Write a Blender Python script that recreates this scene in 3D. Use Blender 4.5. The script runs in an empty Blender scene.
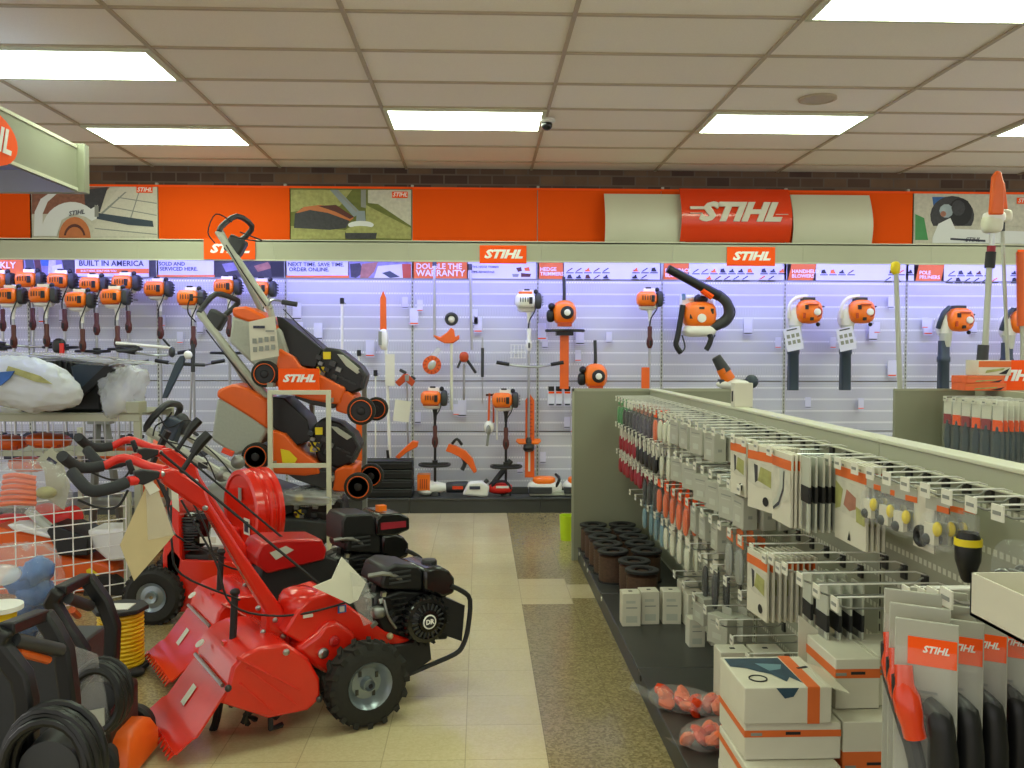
import bpy, bmesh, math, random
from mathutils import Vector as V, Matrix as Mx
C = bpy.context.scene.collection
PI = math.pi
R = math.radians
rnd = random.Random(7)
# ------------------------------------------------------------ camera
F_PX = 890.0
cd = bpy.data.cameras.new('camera'); cam = bpy.data.objects.new('camera', cd); C.objects.link(cam)
cd.lens = F_PX * 36.0 / 1024.0; cd.sensor_width = 36.0; cd.clip_start = 0.05
cam.location = (0, 0, 1.5)
cam.rotation_euler = (R(90 - 2.06), R(-0.12), R(-2.06))
bpy.context.scene.camera = cam
CM = cam.rotation_euler.to_matrix()
# ------------------------------------------------------------ world, exposure, area lights
w = bpy.data.worlds.new('world'); bpy.context.scene.world = w; w.use_nodes = True
w.node_tree.nodes['Background'].inputs[0].default_value = (1.0, 0.965, 0.92, 1)
w.node_tree.nodes['Background'].inputs[1].default_value = 1.05
vs = bpy.context.scene.view_settings
vs.view_transform = 'Standard'; vs.look = 'None'; vs.exposure = 0.0; vs.gamma = 1.0
vs.use_curve_mapping = False
LAMP = 12.5          # radiance of the ceiling troffers
LED = 38.0           # radiance of the cool strip behind the valance
# ------------------------------------------------------------ pixel helpers
def ray(px, py):
    return CM @ V(((px - 512) / F_PX, (384 - py) / F_PX, -1))
def at(px, py, Y):
    d = ray(px, py); return V((0, 0, 1.5)) + d * (Y / d.y)
def atz(px, py, z):
    d = ray(px, py); return V((0, 0, 1.5)) + d * ((z - 1.5) / d.z)
def atx(px, py, X):
    d = ray(px, py); return V((0, 0, 1.5)) + d * (X / d.x)
# ------------------------------------------------------------ materials
def lin(h):
    h = h.lstrip('#'); o = []
    for i in (0, 2, 4):
        c = int(h[i:i+2], 16) / 255
        o.append(c / 12.92 if c <= .04045 else ((c + .055) / 1.055) ** 2.4)
    return (o[0], o[1], o[2], 1)
MATS = {}
def mat(name, col, rough=.5, metal=0, var=.08, scale=14, bump=0, emit=0, alpha=1, trans=0, coat=0, spec=None):
    m = bpy.data.materials.new(name); m.use_nodes = True; MATS[name] = m
    nt = m.node_tree; b = nt.nodes['Principled BSDF']; c = lin(col)
    tc = nt.nodes.new('ShaderNodeTexCoord')
    nz = nt.nodes.new('ShaderNodeTexNoise'); nz.inputs['Scale'].default_value = scale; nz.inputs['Detail'].default_value = 3
    nt.links.new(tc.outputs['Object'], nz.inputs['Vector'])
    mr = nt.nodes.new('ShaderNodeMapRange'); mr.inputs['To Min'].default_value = 1 - var; mr.inputs['To Max'].default_value = 1 + var
    nt.links.new(nz.outputs['Fac'], mr.inputs['Value'])
    vm = nt.nodes.new('ShaderNodeVectorMath'); vm.operation = 'SCALE'; vm.inputs[0].default_value = c[:3]
    nt.links.new(mr.outputs[0], vm.inputs['Scale']); nt.links.new(vm.outputs[0], b.inputs['Base Color'])
    b.inputs['Roughness'].default_value = rough; b.inputs['Metallic'].default_value = metal
    if coat: b.inputs['Coat Weight'].default_value = coat; b.inputs['Coat Roughness'].default_value = .12
    if spec is not None: b.inputs['Specular IOR Level'].default_value = spec
    if emit:
        b.inputs['Emission Color'].default_value = c; b.inputs['Emission Strength'].default_value = emit
    if alpha < 1: b.inputs['Alpha'].default_value = alpha
    if trans: b.inputs['Transmission Weight'].default_value = trans
    if bump:
        bp = nt.nodes.new('ShaderNodeBump'); bp.inputs['Strength'].default_value = bump; bp.inputs['Distance'].default_value = .01
        nt.links.new(nz.outputs['Fac'], bp.inputs['Height']); nt.links.new(bp.outputs[0], b.inputs['Normal'])
    return m
def N(nt, t, **kw):
    n = nt.nodes.new(t)
    for k, v in kw.items(): setattr(n, k, v)
    return n
def math_(nt, op, a, b=None):
    n = nt.nodes.new('ShaderNodeMath'); n.operation = op
    for i, x in enumerate((a, b)):
        if x is None: continue
        if isinstance(x, (int, float)): n.inputs[i].default_value = x
        else: nt.links.new(x, n.inputs[i])
    return n.outputs[0]
def mixc(nt, fac, a, b):
    n = nt.nodes.new('ShaderNodeMix'); n.data_type = 'RGBA'
    if isinstance(fac, (int, float)): n.inputs[0].default_value = fac
    else: nt.links.new(fac, n.inputs[0])
    for i, x in ((6, a), (7, b)):
        if isinstance(x, tuple): n.inputs[i].default_value = x
        else: nt.links.new(x, n.inputs[i])
    return n.outputs[2]
def custom(name, rough=.5):
    m = bpy.data.materials.new(name); m.use_nodes = True; MATS[name] = m
    nt = m.node_tree; b = nt.nodes['Principled BSDF']; b.inputs['Roughness'].default_value = rough
    tc = nt.nodes.new('ShaderNodeTexCoord'); sp = nt.nodes.new('ShaderNodeSeparateXYZ')
    nt.links.new(tc.outputs['Object'], sp.inputs[0])
    return m, nt, b, tc, sp
def noise(nt, tc, sc, det=3, lo=0., hi=1.):
    n = nt.nodes.new('ShaderNodeTexNoise'); n.inputs['Scale'].default_value = sc; n.inputs['Detail'].default_value = det
    nt.links.new(tc.outputs['Object'], n.inputs['Vector'])
    r = nt.nodes.new('ShaderNodeMapRange'); r.inputs[1].default_value = .22; r.inputs[2].default_value = .78
    r.inputs[3].default_value = lo; r.inputs[4].default_value = hi
    nt.links.new(n.outputs['Fac'], r.inputs[0]); return r.outputs[0]
# slotted back panel: rows of small slots, painted pale as if lit through, every `pz`, along axis a ('X' or 'Y')
def slotted(name, base, slot, a, pz=.1143, px=.0254, seam=None, rough=.45):
    m, nt, b, tc, sp = custom(name, rough)
    u = sp.outputs[a]; z = sp.outputs['Z']
    fz = math_(nt, 'FRACT', math_(nt, 'MULTIPLY', z, 1 / pz)); fu = math_(nt, 'FRACT', math_(nt, 'MULTIPLY', u, 1 / px))
    rz = math_(nt, 'LESS_THAN', fz, .16); ru = math_(nt, 'LESS_THAN', fu, .62)
    slotm = math_(nt, 'MULTIPLY', rz, ru)
    fz2 = math_(nt, 'FRACT', math_(nt, 'MULTIPLY', z, 1 / .01905)); r2 = math_(nt, 'MULTIPLY', math_(nt, 'LESS_THAN', fz2, .3), math_(nt, 'LESS_THAN', fu, .45))
    c0 = mixc(nt, noise(nt, tc, 2.5), lin(base), tuple(x * .93 for x in lin(base)[:3]) + (1,))
    c1 = mixc(nt, math_(nt, 'MULTIPLY', r2, .4 if a == 'X' else 0.), c0, (.12, .12, .14, 1))
    c2 = mixc(nt, math_(nt, 'MULTIPLY', slotm, .75 if a == 'X' else .8), c1, lin(slot))
    nt.links.new(c2, b.inputs['Base Color']); return m
def mats():
    mat('orange_paint', '#e8621a', .35); mat('orange_banner', '#ee5506', .75, var=.04, scale=1.5, spec=.15)
    mat('sign_orange', '#ff5808', .6, var=.02, spec=.25); mat('sign_red', '#e03c0e', .22, var=.02, coat=.3)
    mat('sign_white', '#f4f2ec', .4, var=.02); mat('orange_plastic', '#f77712', .35, coat=.2); mat('orange_dark', '#b8420f', .45)
    mat('red_paint', '#dc2412', .24, var=.06, coat=.5); mat('red_paint_deep', '#b51414', .3, var=.08, coat=.4)
    mat('red_plastic', '#d8241a', .4); mat('black_plastic', '#121315', .42, var=.2); mat('black_gloss', '#0d0d0f', .2, var=.1, coat=.3)
    mat('charcoal', '#35373a', .5, var=.15); mat('dark_blue_grey', '#33404e', .45); mat('rubber', '#24231f', .8, var=.2, scale=40, bump=.3)
    mat('foam_grip', '#2e2f33', .85, var=.15, scale=60); mat('white_plastic', '#e9e8e2', .4, var=.05); mat('cream_plastic', '#d9d8c2', .45)
    mat('light_grey_plastic', '#b9bbae', .5, var=.06); mat('grey_plastic', '#8b8d87', .5); mat('grey_fabric', '#a9aba0', .8, var=.1, scale=60)
    mat('steel', '#b5b7b8', .3, 1, var=.15); mat('cast_metal', '#8e8f8c', .45, .85, var=.25, scale=30); mat('dark_metal', '#4a4b4b', .4, .8, var=.2)
    mat('shelf_paint', '#a9aa93', .42, var=.03, scale=3); mat('shelf_light', '#cfcfb8', .4, var=.03, scale=3); mat('shelf_panel', '#8f907b', .45, var=.04, scale=3)
    mat('shelf_dark', '#393a38', .38, var=.15, scale=6); mat('rim_grey', '#8d979c', .3, .6, var=.1); mat('paper', '#dcd9cb', .7, var=.05); mat('paper_lilac', '#dcdcf4', .6, var=.02)
    mat('ink', '#33344a', .6); mat('ink_black', '#1b1b1e', .6); mat('card_beige', '#cdbb8f', .7, var=.1); mat('box_white', '#d2cdbc', .55, var=.05); mat('box_grey', '#adac9f', .55, var=.06)
    mat('box_orange', '#dd6a2c', .5); mat('brown_grip', '#54221a', .5, var=.3, scale=30); mat('yellow', '#e8cf1a', .45); mat('hose_yellow', '#dfb90c', .45)
    mat('strip_orange', '#f07c40', .6, var=.03, spec=.2); mat('lime', '#c3e021', .4); mat('green', '#3d8f4e', .5, var=.2); mat('blue_plastic', '#2f62a6', .5, var=.35, scale=20); mat('teal', '#6b8f9c', .5)
    mat('hedge_green', '#70753e', .9, var=.4, scale=20); mat('pic_pale', '#c8c4b4', .6, var=.25, scale=30); mat('pic_dark', '#3b3a3f', .6, var=.5, scale=40)
    mat('pic_lime', '#a3a262', .6, var=.5, scale=25); mat('pic_navy', '#2c4658', .55, var=.5, scale=30); mat('pic_brick', '#8c5b49', .7, var=.5, scale=30)
    mat('pic_skin', '#a5705c', .6, var=.5, scale=18); mat('pic_mauve', '#8a84a8', .6, var=.5, scale=14)
    mat('seat_black', '#222226', .5); mat('purple_dark', '#3a2f44', .5, var=.3); mat('red_dark', '#93182a', .5, var=.3); mat('brown_cord', '#4d3527', .6, var=.6, scale=70); mat('bag_white', '#c9cdcb', .35, var=.1, scale=9); mat('part_orange', '#ee6a35', .45, var=.2)
    mat('clear_plastic', '#e6e6e6', .1, alpha=.16, var=.05, coat=.5, bump=.6, scale=22); mat('milky_plastic', '#dcdee2', .22, alpha=.42, var=.12, coat=.3, bump=.7, scale=16)
    mat('clear_pack', '#e9ecec', .08, alpha=.09, coat=.6); mat('lens', '#101014', .08)
    m = mat('lamp_diffuser', '#ecffe0', .5, emit=LAMP); m = mat('led_tube', '#989aff', .5, emit=LED)
    # chequer speckle floor tile colours (a vinyl tile floor in two colours)
    m, nt, b, tc, sp = custom('floor_vinyl', .3)
    X, Y = sp.outputs['X'], sp.outputs['Y']
    def between(v, lo, hi): return math_(nt, 'MULTIPLY', math_(nt, 'GREATER_THAN', v, lo), math_(nt, 'LESS_THAN', v, hi))
    band = between(X, -1.27, .25)
    c1 = math_(nt, 'MULTIPLY', between(X, .2, 3), between(Y, 5.36, 5.68)); c2 = math_(nt, 'MULTIPLY', between(X, .2, .56), between(Y, 5.24, 5.83))
    ms = math_(nt, 'MAXIMUM', band, math_(nt, 'MAXIMUM', c1, c2))
    vo = nt.nodes.new('ShaderNodeTexVoronoi'); vo.inputs['Scale'].default_value = 110; nt.links.new(tc.outputs['Object'], vo.inputs['Vector'])
    sc = nt.nodes.new('ShaderNodeSeparateColor'); nt.links.new(vo.outputs['Color'], sc.inputs[0])
    cream = mixc(nt, math_(nt, 'MULTIPLY', sc.outputs[0], .45), lin('#d6c79f'), lin('#bfae84'))
    tan = mixc(nt, sc.outputs[0], lin('#a6966a'), lin('#786a46'))
    cream = mixc(nt, noise(nt, tc, 1.7, 3, 0, .28), cream, lin('#a8966c'))
    col = mixc(nt, ms, tan, cream)
    tx = math_(nt, 'FRACT', math_(nt, 'MULTIPLY', math_(nt, 'ADD', X, -.25 + 30.5), 1 / .305)); ty = math_(nt, 'FRACT', math_(nt, 'MULTIPLY', math_(nt, 'ADD', Y, 30.5 - 5.36), 1 / .305))
    j = math_(nt, 'MAXIMUM', math_(nt, 'LESS_THAN', tx, .012), math_(nt, 'LESS_THAN', ty, .012))
    wn = nt.nodes.new('ShaderNodeTexWhiteNoise'); wn.noise_dimensions = '2D'
    cx = nt.nodes.new('ShaderNodeCombineXYZ')
    nt.links.new(math_(nt, 'FLOOR', math_(nt, 'MULTIPLY', math_(nt, 'ADD', X, -.25 + 30.5), 1 / .305)), cx.inputs[0])
    nt.links.new(math_(nt, 'FLOOR', math_(nt, 'MULTIPLY', math_(nt, 'ADD', Y, 30.5 - 5.36), 1 / .305)), cx.inputs[1])
    nt.links.new(cx.outputs[0], wn.inputs['Vector'])
    col = mixc(nt, math_(nt, 'MULTIPLY', wn.outputs[0], .1), col, lin('#6d5c40'))
    col = mixc(nt, math_(nt, 'MULTIPLY', j, .35), col, lin('#5c4e38'))
    nt.links.new(col, b.inputs['Base Color'])
    nt.links.new(noise(nt, tc, 5, 4, .13, .27), b.inputs['Roughness'])
    # brick
    m, nt, b, tc, sp = custom('brick', .85)
    bk = nt.nodes.new('ShaderNodeTexBrick'); mp = nt.nodes.new('ShaderNodeMapping'); mp.inputs['Rotation'].default_value = (R(90), 0, 0)
    nt.links.new(tc.outputs['Object'], mp.inputs[0]); nt.links.new(mp.outputs[0], bk.inputs['Vector'])
    bk.inputs['Scale'].default_value = 1; bk.inputs['Brick Width'].default_value = .235; bk.inputs['Row Height'].default_value = .095; bk.inputs['Mortar Size'].default_value = .008
    bk.inputs['Color1'].default_value = lin('#503c34'); bk.inputs['Color2'].default_value = lin('#80664f'); bk.inputs['Mortar'].default_value = lin('#72665a')
    nt.links.new(mixc(nt, noise(nt, tc, 6, 4, 0, .35), bk.outputs['Color'], lin('#3a2a26')), b.inputs['Base Color'])
    # ceiling tile
    m, nt, b, tc, sp = custom('ceiling_tile', .9)
    sn = noise(nt, tc, 160, 2, 0, .12)
    X, Y = sp.outputs['X'], sp.outputs['Y']
    wn = nt.nodes.new('ShaderNodeTexWhiteNoise'); wn.noise_dimensions = '2D'; cx = nt.nodes.new('ShaderNodeCombineXYZ')
    nt.links.new(math_(nt, 'FLOOR', math_(nt, 'MULTIPLY', math_(nt, 'ADD', X, .72 + 12.2), 1 / 1.22)), cx.inputs[0])
    nt.links.new(math_(nt, 'FLOOR', math_(nt, 'MULTIPLY', math_(nt, 'ADD', Y, -.49 + 6.1), 1 / .61)), cx.inputs[1]); nt.links.new(cx.outputs[0], wn.inputs['Vector'])
    base = mixc(nt, wn.outputs[0], lin('#f8f2e8'), lin('#f0e8dc'))
    nt.links.new(mixc(nt, sn, base, lin('#a99880')), b.inputs['Base Color'])
    slotted('slatwall', '#cccdd9', '#fcfcff', 'X'); slotted('slotted_panel', '#9a9b88', '#d6d6c4', 'Y', .1016)
mats()
# ------------------------------------------------------------ mesh builder
class MB:
    def __init__(s, M=None):
        s.v, s.f, s.k, s.names, s.M = [], [], [], [], (M or Mx())
    def _m(s, m):
        if m not in s.names: s.names.append(m)
        return s.names.index(m)
    def add(s, vs_, fs, m):
        n = len(s.v); k = s._m(m)
        s.v += [s.M @ V(p) for p in vs_]
        for f in fs: s.f.append([n + i for i in f]); s.k.append(k)
        return s
    def boxc(s, c, d, m, rot=None):
        c = V(c); a, b, e = d[0] / 2, d[1] / 2, d[2] / 2
        q = [V((x, y, z)) for x in (-a, a) for y in (-b, b) for z in (-e, e)]
        if rot is not None:
            rm = rot if isinstance(rot, Mx) else Mx.Rotation(rot[2], 3, 'Z') @ Mx.Rotation(rot[1], 3, 'Y') @ Mx.Rotation(rot[0], 3, 'X')
            q = [rm @ p for p in q]
        return s.add([c + p for p in q], [(0,1,3,2),(4,6,7,5),(0,4,5,1),(2,3,7,6),(0,2,6,4),(1,5,7,3)], m)
    def box(s, x0, x1, y0, y1, z0, z1, m):
        return s.boxc(((x0+x1)/2, (y0+y1)/2, (z0+z1)/2), (abs(x1-x0), abs(y1-y0), abs(z1-z0)), m)
    def rings(s, rings, m, cap=True, closed=False):
        n = len(rings[0]); vs_ = [p for r in rings for p in r]; fs = []
        L = len(rings)
        for i in range(L if closed else L - 1):
            a, b = i * n, ((i + 1) % L) * n
            for j in range(n):
                fs.append((a + j, a + (j+1) % n, b + (j+1) % n, b + j))
        if cap and not closed: fs.append(tuple(range(n))[::-1]); fs.append(tuple(range((L-1)*n, L*n)))
        return s.add(vs_, fs, m)
    @staticmethod
    def frame(ax):
        ax = V(ax).normalized(); u = ax.orthogonal().normalized()
        if abs(ax.z) < .9: u = V((0,0,1)).cross(ax).normalized()
        return u, ax.cross(u).normalized()
    def lathe(s, prof, o, ax, m, n=20, ph=0, cap=True, closed=False):
        o = V(o); ax = V(ax).normalized(); u, w = s.frame(ax)
        rs = [[o + ax*h + (u*math.cos(2*PI*j/n+ph) + w*math.sin(2*PI*j/n+ph))*max(r, 1e-4) for j in range(n)] for r, h in prof]
        return s.rings(rs, m, cap=cap, closed=closed)
    def cyl(s, a, b, r, m, r2=None, n=14):
        a, b = V(a), V(b); return s.lathe([(r, 0), (r if r2 is None else r2, (b-a).length)], a, b-a, m, n)
    def tube(s, pts, r, m, n=8, closed=False, sm=0):
        pts = [V(p) for p in pts]
        if sm: pts = spl(pts, sm, closed)
        L = len(pts); rs = []; pu = None
        for i, p in enumerate(pts):
            a = pts[(i-1) % L] if (closed or i) else p; b = pts[(i+1) % L] if (closed or i < L-1) else p
            t = (b - a).normalized()
            if pu is None: u, _ = s.frame(t)
            else:
                u = pu - t * pu.dot(t)
                u = u.normalized() if u.length > 1e-6 else s.frame(t)[0]
            w_ = t.cross(u); pu = u
            rr = r[min(i*len(r)//L, len(r)-1)] if isinstance(r, (list, tuple)) else r
            rs.append([p + (u*math.cos(2*PI*j/n) + w_*math.sin(2*PI*j/n))*rr for j in range(n)])
        return s.rings(rs, m, closed=closed)
    def prism(s, poly, o, u, v, t, m, centre=False):
        o, u, v = V(o), V(u), V(v); w_ = u.cross(v).normalized() * t
        if centre: o = o - w_ / 2
        a = [o + u*p[0] + v*p[1] for p in poly]; n = len(a)
        return s.add(a + [p + w_ for p in a], [tuple(range(n))[::-1], tuple(range(n, 2*n))] + [(i, (i+1) % n, (i+1) % n + n, i + n) for i in range(n)], m)
    def ell(s, c, r, m, n=14, k=8, e=1.0, rot=None):   # e<1: boxier
        c = V(c); rs = []
        rm = None
        if rot is not None: rm = Mx.Rotation(rot[2], 3, 'Z') @ Mx.Rotation(rot[1], 3, 'Y') @ Mx.Rotation(rot[0], 3, 'X')
        pw = lambda x: math.copysign(abs(x) ** e, x)
        for i in range(k + 1):
            th = PI * (i / k - .5) * .998
            row = []
            for j in range(n):
                ph = 2*PI*j/n
                p = V((r[0]*pw(math.cos(th))*pw(math.cos(ph)), r[1]*pw(math.cos(th))*pw(math.sin(ph)), r[2]*pw(math.sin(th))))
                row.append(c + (rm @ p if rm else p))
            rs.append(row)
        return s.rings(rs, m)
    def torus(s, c, R_, r, ax, m, n=24, k=8):
        u, w_ = s.frame(ax); c = V(c)
        return s.tube([c + (u*math.cos(2*PI*i/n) + w_*math.sin(2*PI*i/n))*R_ for i in range(n)], r, m, k, closed=True)
    def build(s, name, parent=None, bev=0, sub=0, solid=0, ang=38, loc=None, rot=None, seg=2):
        me = bpy.data.meshes.new(name); me.from_pydata([tuple(p) for p in s.v], [], s.f)
        for nm in s.names: me.materials.append(MATS[nm])
        me.polygons.foreach_set('material_index', s.k)
        bm = bmesh.new(); bm.from_mesh(me); bmesh.ops.recalc_face_normals(bm, faces=bm.faces); bm.to_mesh(me); bm.free()
        for p in me.polygons: p.use_smooth = True
        me.set_sharp_from_angle(angle=R(ang))
        o = bpy.data.objects.new(name, me); C.objects.link(o)
        if parent: o.parent = parent
        if loc is not None: o.location = loc
        if rot is not None: o.rotation_euler = rot
        if solid: q = o.modifiers.new('solid', 'SOLIDIFY'); q.thickness = solid
        if bev: q = o.modifiers.new('bevel', 'BEVEL'); q.width = bev; q.segments = seg; q.limit_method = 'ANGLE'; q.angle_limit = R(40)
        if sub: q = o.modifiers.new('sub', 'SUBSURF'); q.levels = sub; q.render_levels = sub
        return o
def spl(pts, k=4, closed=False):
    pts = [V(p) for p in pts]; L = len(pts); out = []
    for i in range(L if closed else L - 1):
        g = lambda j: pts[j % L] if closed else pts[max(0, min(L-1, j))]
        p0, p1, p2, p3 = g(i-1), g(i), g(i+1), g(i+2)
        for q in range(k):
            t = q / k
            out.append(.5*((2*p1) + (p2-p0)*t + (2*p0-5*p1+4*p2-p3)*t*t + (3*p1-p0-3*p2+p3)*t**3))
    if not closed: out.append(pts[-1])
    return out
def tag(o, label, cat, group=None, kind=None):
    o['label'] = label; o['category'] = cat
    if group: o['group'] = group
    if kind: o['kind'] = kind
    return o
def thing(name, label, cat, loc=(0,0,0), rz=0, group=None, rot=None):
    o = bpy.data.objects.new(name, None); C.objects.link(o); o.location = loc
    o.rotation_euler = rot if rot else (0, 0, rz); o.empty_display_size = .05
    return tag(o, label, cat, group)
def struct(o): o['kind'] = 'structure'; return o
def dup(o, loc, rz=0, label=None, group=None, rot=None, scale=None, ref=None):
    r = o.copy(); C.objects.link(r); r.location = loc; r.rotation_euler = rot if rot else (0, 0, rz)
    if scale: r.scale = (scale,)*3 if isinstance(scale, (int, float)) else scale
    if label: r['label'] = label
    if group: r['group'] = group
    for ch in list(o.children):
        c = ch.copy(); C.objects.link(c); c.parent = r
        for g in ch.children:
            d = g.copy(); C.objects.link(d); d.parent = c
    return r
TXT = {}
def text(s_, size, m, parent, loc, rot=(PI/2, 0, 0), name='lettering', shear=0., bold=0., ext=.001, sx=1., align='CENTER', space=1.):
    key = (s_, size, m, shear, bold, ext, sx, align, space)
    if key not in TXT:
        cu = bpy.data.curves.new(name, 'FONT'); cu.body = s_; cu.size = size; cu.shear = shear; cu.offset = bold * size; cu.extrude = ext
        cu.align_x = align; cu.align_y = 'CENTER'; cu.resolution_u = 2; cu.space_character = space
        t = bpy.data.objects.new('tmp', cu); C.objects.link(t)
        dg = bpy.context.evaluated_depsgraph_get(); me = bpy.data.meshes.new_from_object(t.evaluated_get(dg))
        bpy.data.objects.remove(t); me.name = name; me.materials.clear(); me.materials.append(MATS[m])
        if sx != 1:
            for v in me.vertices: v.co.x *= sx
        TXT[key] = me
    o = bpy.data.objects.new(name, TXT[key]); C.objects.link(o); o.parent = parent; o.location = loc; o.rotation_euler = rot
    return o
# ============================================================ ROOM
CZ = 3.29; WY = 8.78; SY = 8.70; BY = 8.22
X0, X1 = -7.0, 7.0
struct(MB().box(X0, X1, -3.2, WY + .1, -.1, 0, 'floor_vinyl').build('floor'))
struct(MB().box(X0, X1, WY, WY + .12, 0, CZ + .1, 'brick').build('wall_back'))
LX = [-.72 + 1.22 * k for k in range(-6, 7)]
RY = [.49 + .61 * k for k in range(-6, 14)]
cl = struct(MB().box(X0, X1, -3.2, WY, CZ, CZ + .1, 'ceiling_tile').build('ceiling'))
mat('tee_bar', '#b3a48c', .5)
g = MB()
for x in LX: g.box(x - .012, x + .012, -3.2, WY, CZ - .012, CZ + .001, 'tee_bar')
for y in RY: g.box(X0, X1, y - .012, y + .012, CZ - .011, CZ + .001, 'tee_bar')
struct(g.build('ceiling_grid', cl))
def lamp_():
    t = thing('ceiling_light', 'x', 'ceiling light')
    f = MB()
    for a in (-1, 1):
        f.box(-.6, .6, a*.286 - .014, a*.286 + .014, -.014, .0, 'shelf_light'); f.box(a*.585 - .016, a*.585 + .016, -.3, .3, -.014, 0, 'shelf_light')
    f.build('frame', t)
    MB().box(-.572, .572, -.274, .274, -.012, -.004, 'lamp_diffuser').build('diffuser', t)
    return t
LP = [(0, 14, 'square-on white ceiling light nearest the middle, above the wall display'),
      (-2, 15, 'long white ceiling light farthest back on the left, above the trimmers'),
      (-2, 12, 'long white ceiling light nearest the camera on the left'),
      (2, 14, 'long white ceiling light on the right, straight above the large red sign'),
      (2, 10, 'long white ceiling light cut by the top edge of the photo at right'),
      (4, 14, 'ceiling light just peeping in at the right edge of the photo'),
      (-2, 7, ''), (0, 8, ''), (2, 5, ''), (0, 3, ''), (4, 9, ''), (-4, 11, ''), (-4, 5, '')]
l0 = lamp_()
for i, (a, b_, lb) in enumerate(LP):
    x = -.72 + 1.22 * a + .61; y = RY[b_ + 1] + .305 - 1.22 + .0
    y = .49 + .61 * (b_ - 4) + .305
    lb = lb or 'white ceiling light behind or beside the view of the photo'
    o = l0 if i == 0 else dup(l0, (x, y, CZ - .012))
    o.location = (x, y, CZ - .012); o['label'] = lb; o['group'] = 'recessed ceiling lights'
# dome camera and round speaker
t = thing('dome_camera', 'small dark dome camera on the ceiling beside the middle light', 'security camera', at(547, 105, 6.85)); t.location.z = CZ - .012
MB().lathe([(.06, 0), (.065, .02), (.05, .03)], (0, 0, 0), (0, 0, -1), 'white_plastic').build('mount', t)
MB().ell((0, 0, -.045), (.042, .042, .042), 'lens').build('dome', t)
o = MB().lathe([(.13, 0), (.13, .012), (.11, .018), (.105, .01)], (0, 0, 0), (0, 0, -1), 'tee_bar', 28).build('ceiling_speaker', loc=(at(815, 102, 6.3).x, 6.25, CZ - .001))
tag(o, 'round flush speaker grille in the ceiling at the right', 'speaker')
# ============================================================ WALL DISPLAY
XU0 = at(412.5, 330, SY).x
XU = [XU0 + 1.22 * k for k in range(-5, 7)]
ZT = at(470, 279, SY).z; ZG = at(470, 258, SY).z; ZD = .14
names = ['far left', 'second from left, behind the hanging trimmers', 'third from left, behind the trimmers', 'behind the upper lawn mower', 'between the mowers and the pole pruner', 'behind the two loop-handled trimmers',
         'behind the hedge trimmer', 'behind the backpack blower', 'behind the two tagged blowers', 'behind the blower and the tall pole pruners', 'at the right edge']
for k in range(11):
    a, b_ = XU[k], XU[k+1]
    t = thing('slatwall_bay', 'slotted white wall panel ' + names[k], 'display panel', ((a + b_) / 2, SY, 0), group='slotted wall panels')
    p = MB(); hw = .6
    for z0, z1 in ((ZD, .72), (.725, 1.215), (1.22, ZT)):
        p.box(-hw, hw, 0, .02, z0, z1 - .004, 'slatwall')
    p.build('back_panel', t)
    u = MB(); u.box(-.61 - .012, -.61 + .012, -.006, .03, ZD, ZG + .7, 'light_grey_plastic')
    for q in range(int((ZT - ZD) / .038)):
        z = ZD + q * .038; u.box(-.6135, -.6065, -.0072, 0, z, z + .02, 'ink_black')
    u.build('slotted_upright', t)
    MB().box(-.61, .61, -.012, .005, ZT - .006, ZT + .004, 'grey_plastic').build('trim_strip', t)
# base deck
for k in range(11):
    a = XU[k] + .61
    t = thing('display_deck', 'dark base deck, ' + names[k], 'display base', (a, SY, 0), group='base decks along the wall')
    MB().box(-.608, .608, -.46, -.0, .12, .14, 'shelf_dark').build('deck_top', t, bev=.004)
    MB().box(-.608, .608, -.45, -.43, .0, .12, 'shelf_dark').build('kick_plate', t)
# valance
VZ0, VZ1 = at(470, 262, BY).z, at(470, 241, BY).z
for k in range(11):
    t = thing('valance', 'grey-green header band section, ' + names[k], 'header', (XU[k] + .61, BY, VZ0), group='header band sections')
    h = VZ1 - VZ0
    p = MB(); p.box(-.609, .609, 0, .02, 0, h, 'shelf_paint'); p.box(-.609, .609, 0, SY - BY + .05, h - .02, h, 'shelf_paint'); p.box(-.609, .609, -.006, .01, 0, .012, 'shelf_light'); p.box(-.609, .609, -.006, .01, h - .008, h, 'shelf_light')
    p.build('fascia', t)
    MB().boxc((0, .06, .05), (1.16, .035, .02), 'led_tube', (R(35), 0, 0)).build('led_tube', t)
# ---- big banner panels above the band
PY_ = SY - .02; PZ0 = VZ1 - .03; PZ1 = at(470, 189, PY_).z
def panel(px0, px1, m, label, name='banner_panel'):
    a, b_ = at(px0, 210, PY_).x, at(px1, 210, PY_).x
    t = thing(name, label, 'banner', (a, PY_, PZ0), group='banner panels above the header band')
    MB().box(0.004, b_ - a - .004, 0, .012, 0, PZ1 - PZ0, m).build('board', t, bev=.002)
    MB().box(0, b_ - a, -.006, .008, PZ1 - PZ0 - .006, PZ1 - PZ0 + .014, 'sign_orange').build('top_rail', t)
    return t, a
def art(parent, org, Y, shapes, name='printed_picture', dz=.0015):
    """flat print: polygons in photo pixels mapped on to the board they are printed on"""
    mb = MB()
    for i, (m, poly) in enumerate(shapes):
        pts = [at(x, y, Y) - V(org) for x, y in poly]
        y = -.003 - dz * i * .3
        n = len(pts); mb.add([(p.x, y, p.z) for p in pts], [tuple(range(n))], m)
    return mb.build(name, parent)
panel(-60, 30, 'orange_banner', 'orange banner board at the far left edge')
t, a = panel(31, 158, 'pic_pale', 'photo banner of a white leaf blower on paving')
def arc(cx, cy, rx, ry, a0, a1, n=10): return [(cx + rx*math.cos(R(a0 + (a1-a0)*i/n)), cy + ry*math.sin(R(a0 + (a1-a0)*i/n))) for i in range(n+1)]
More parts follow.
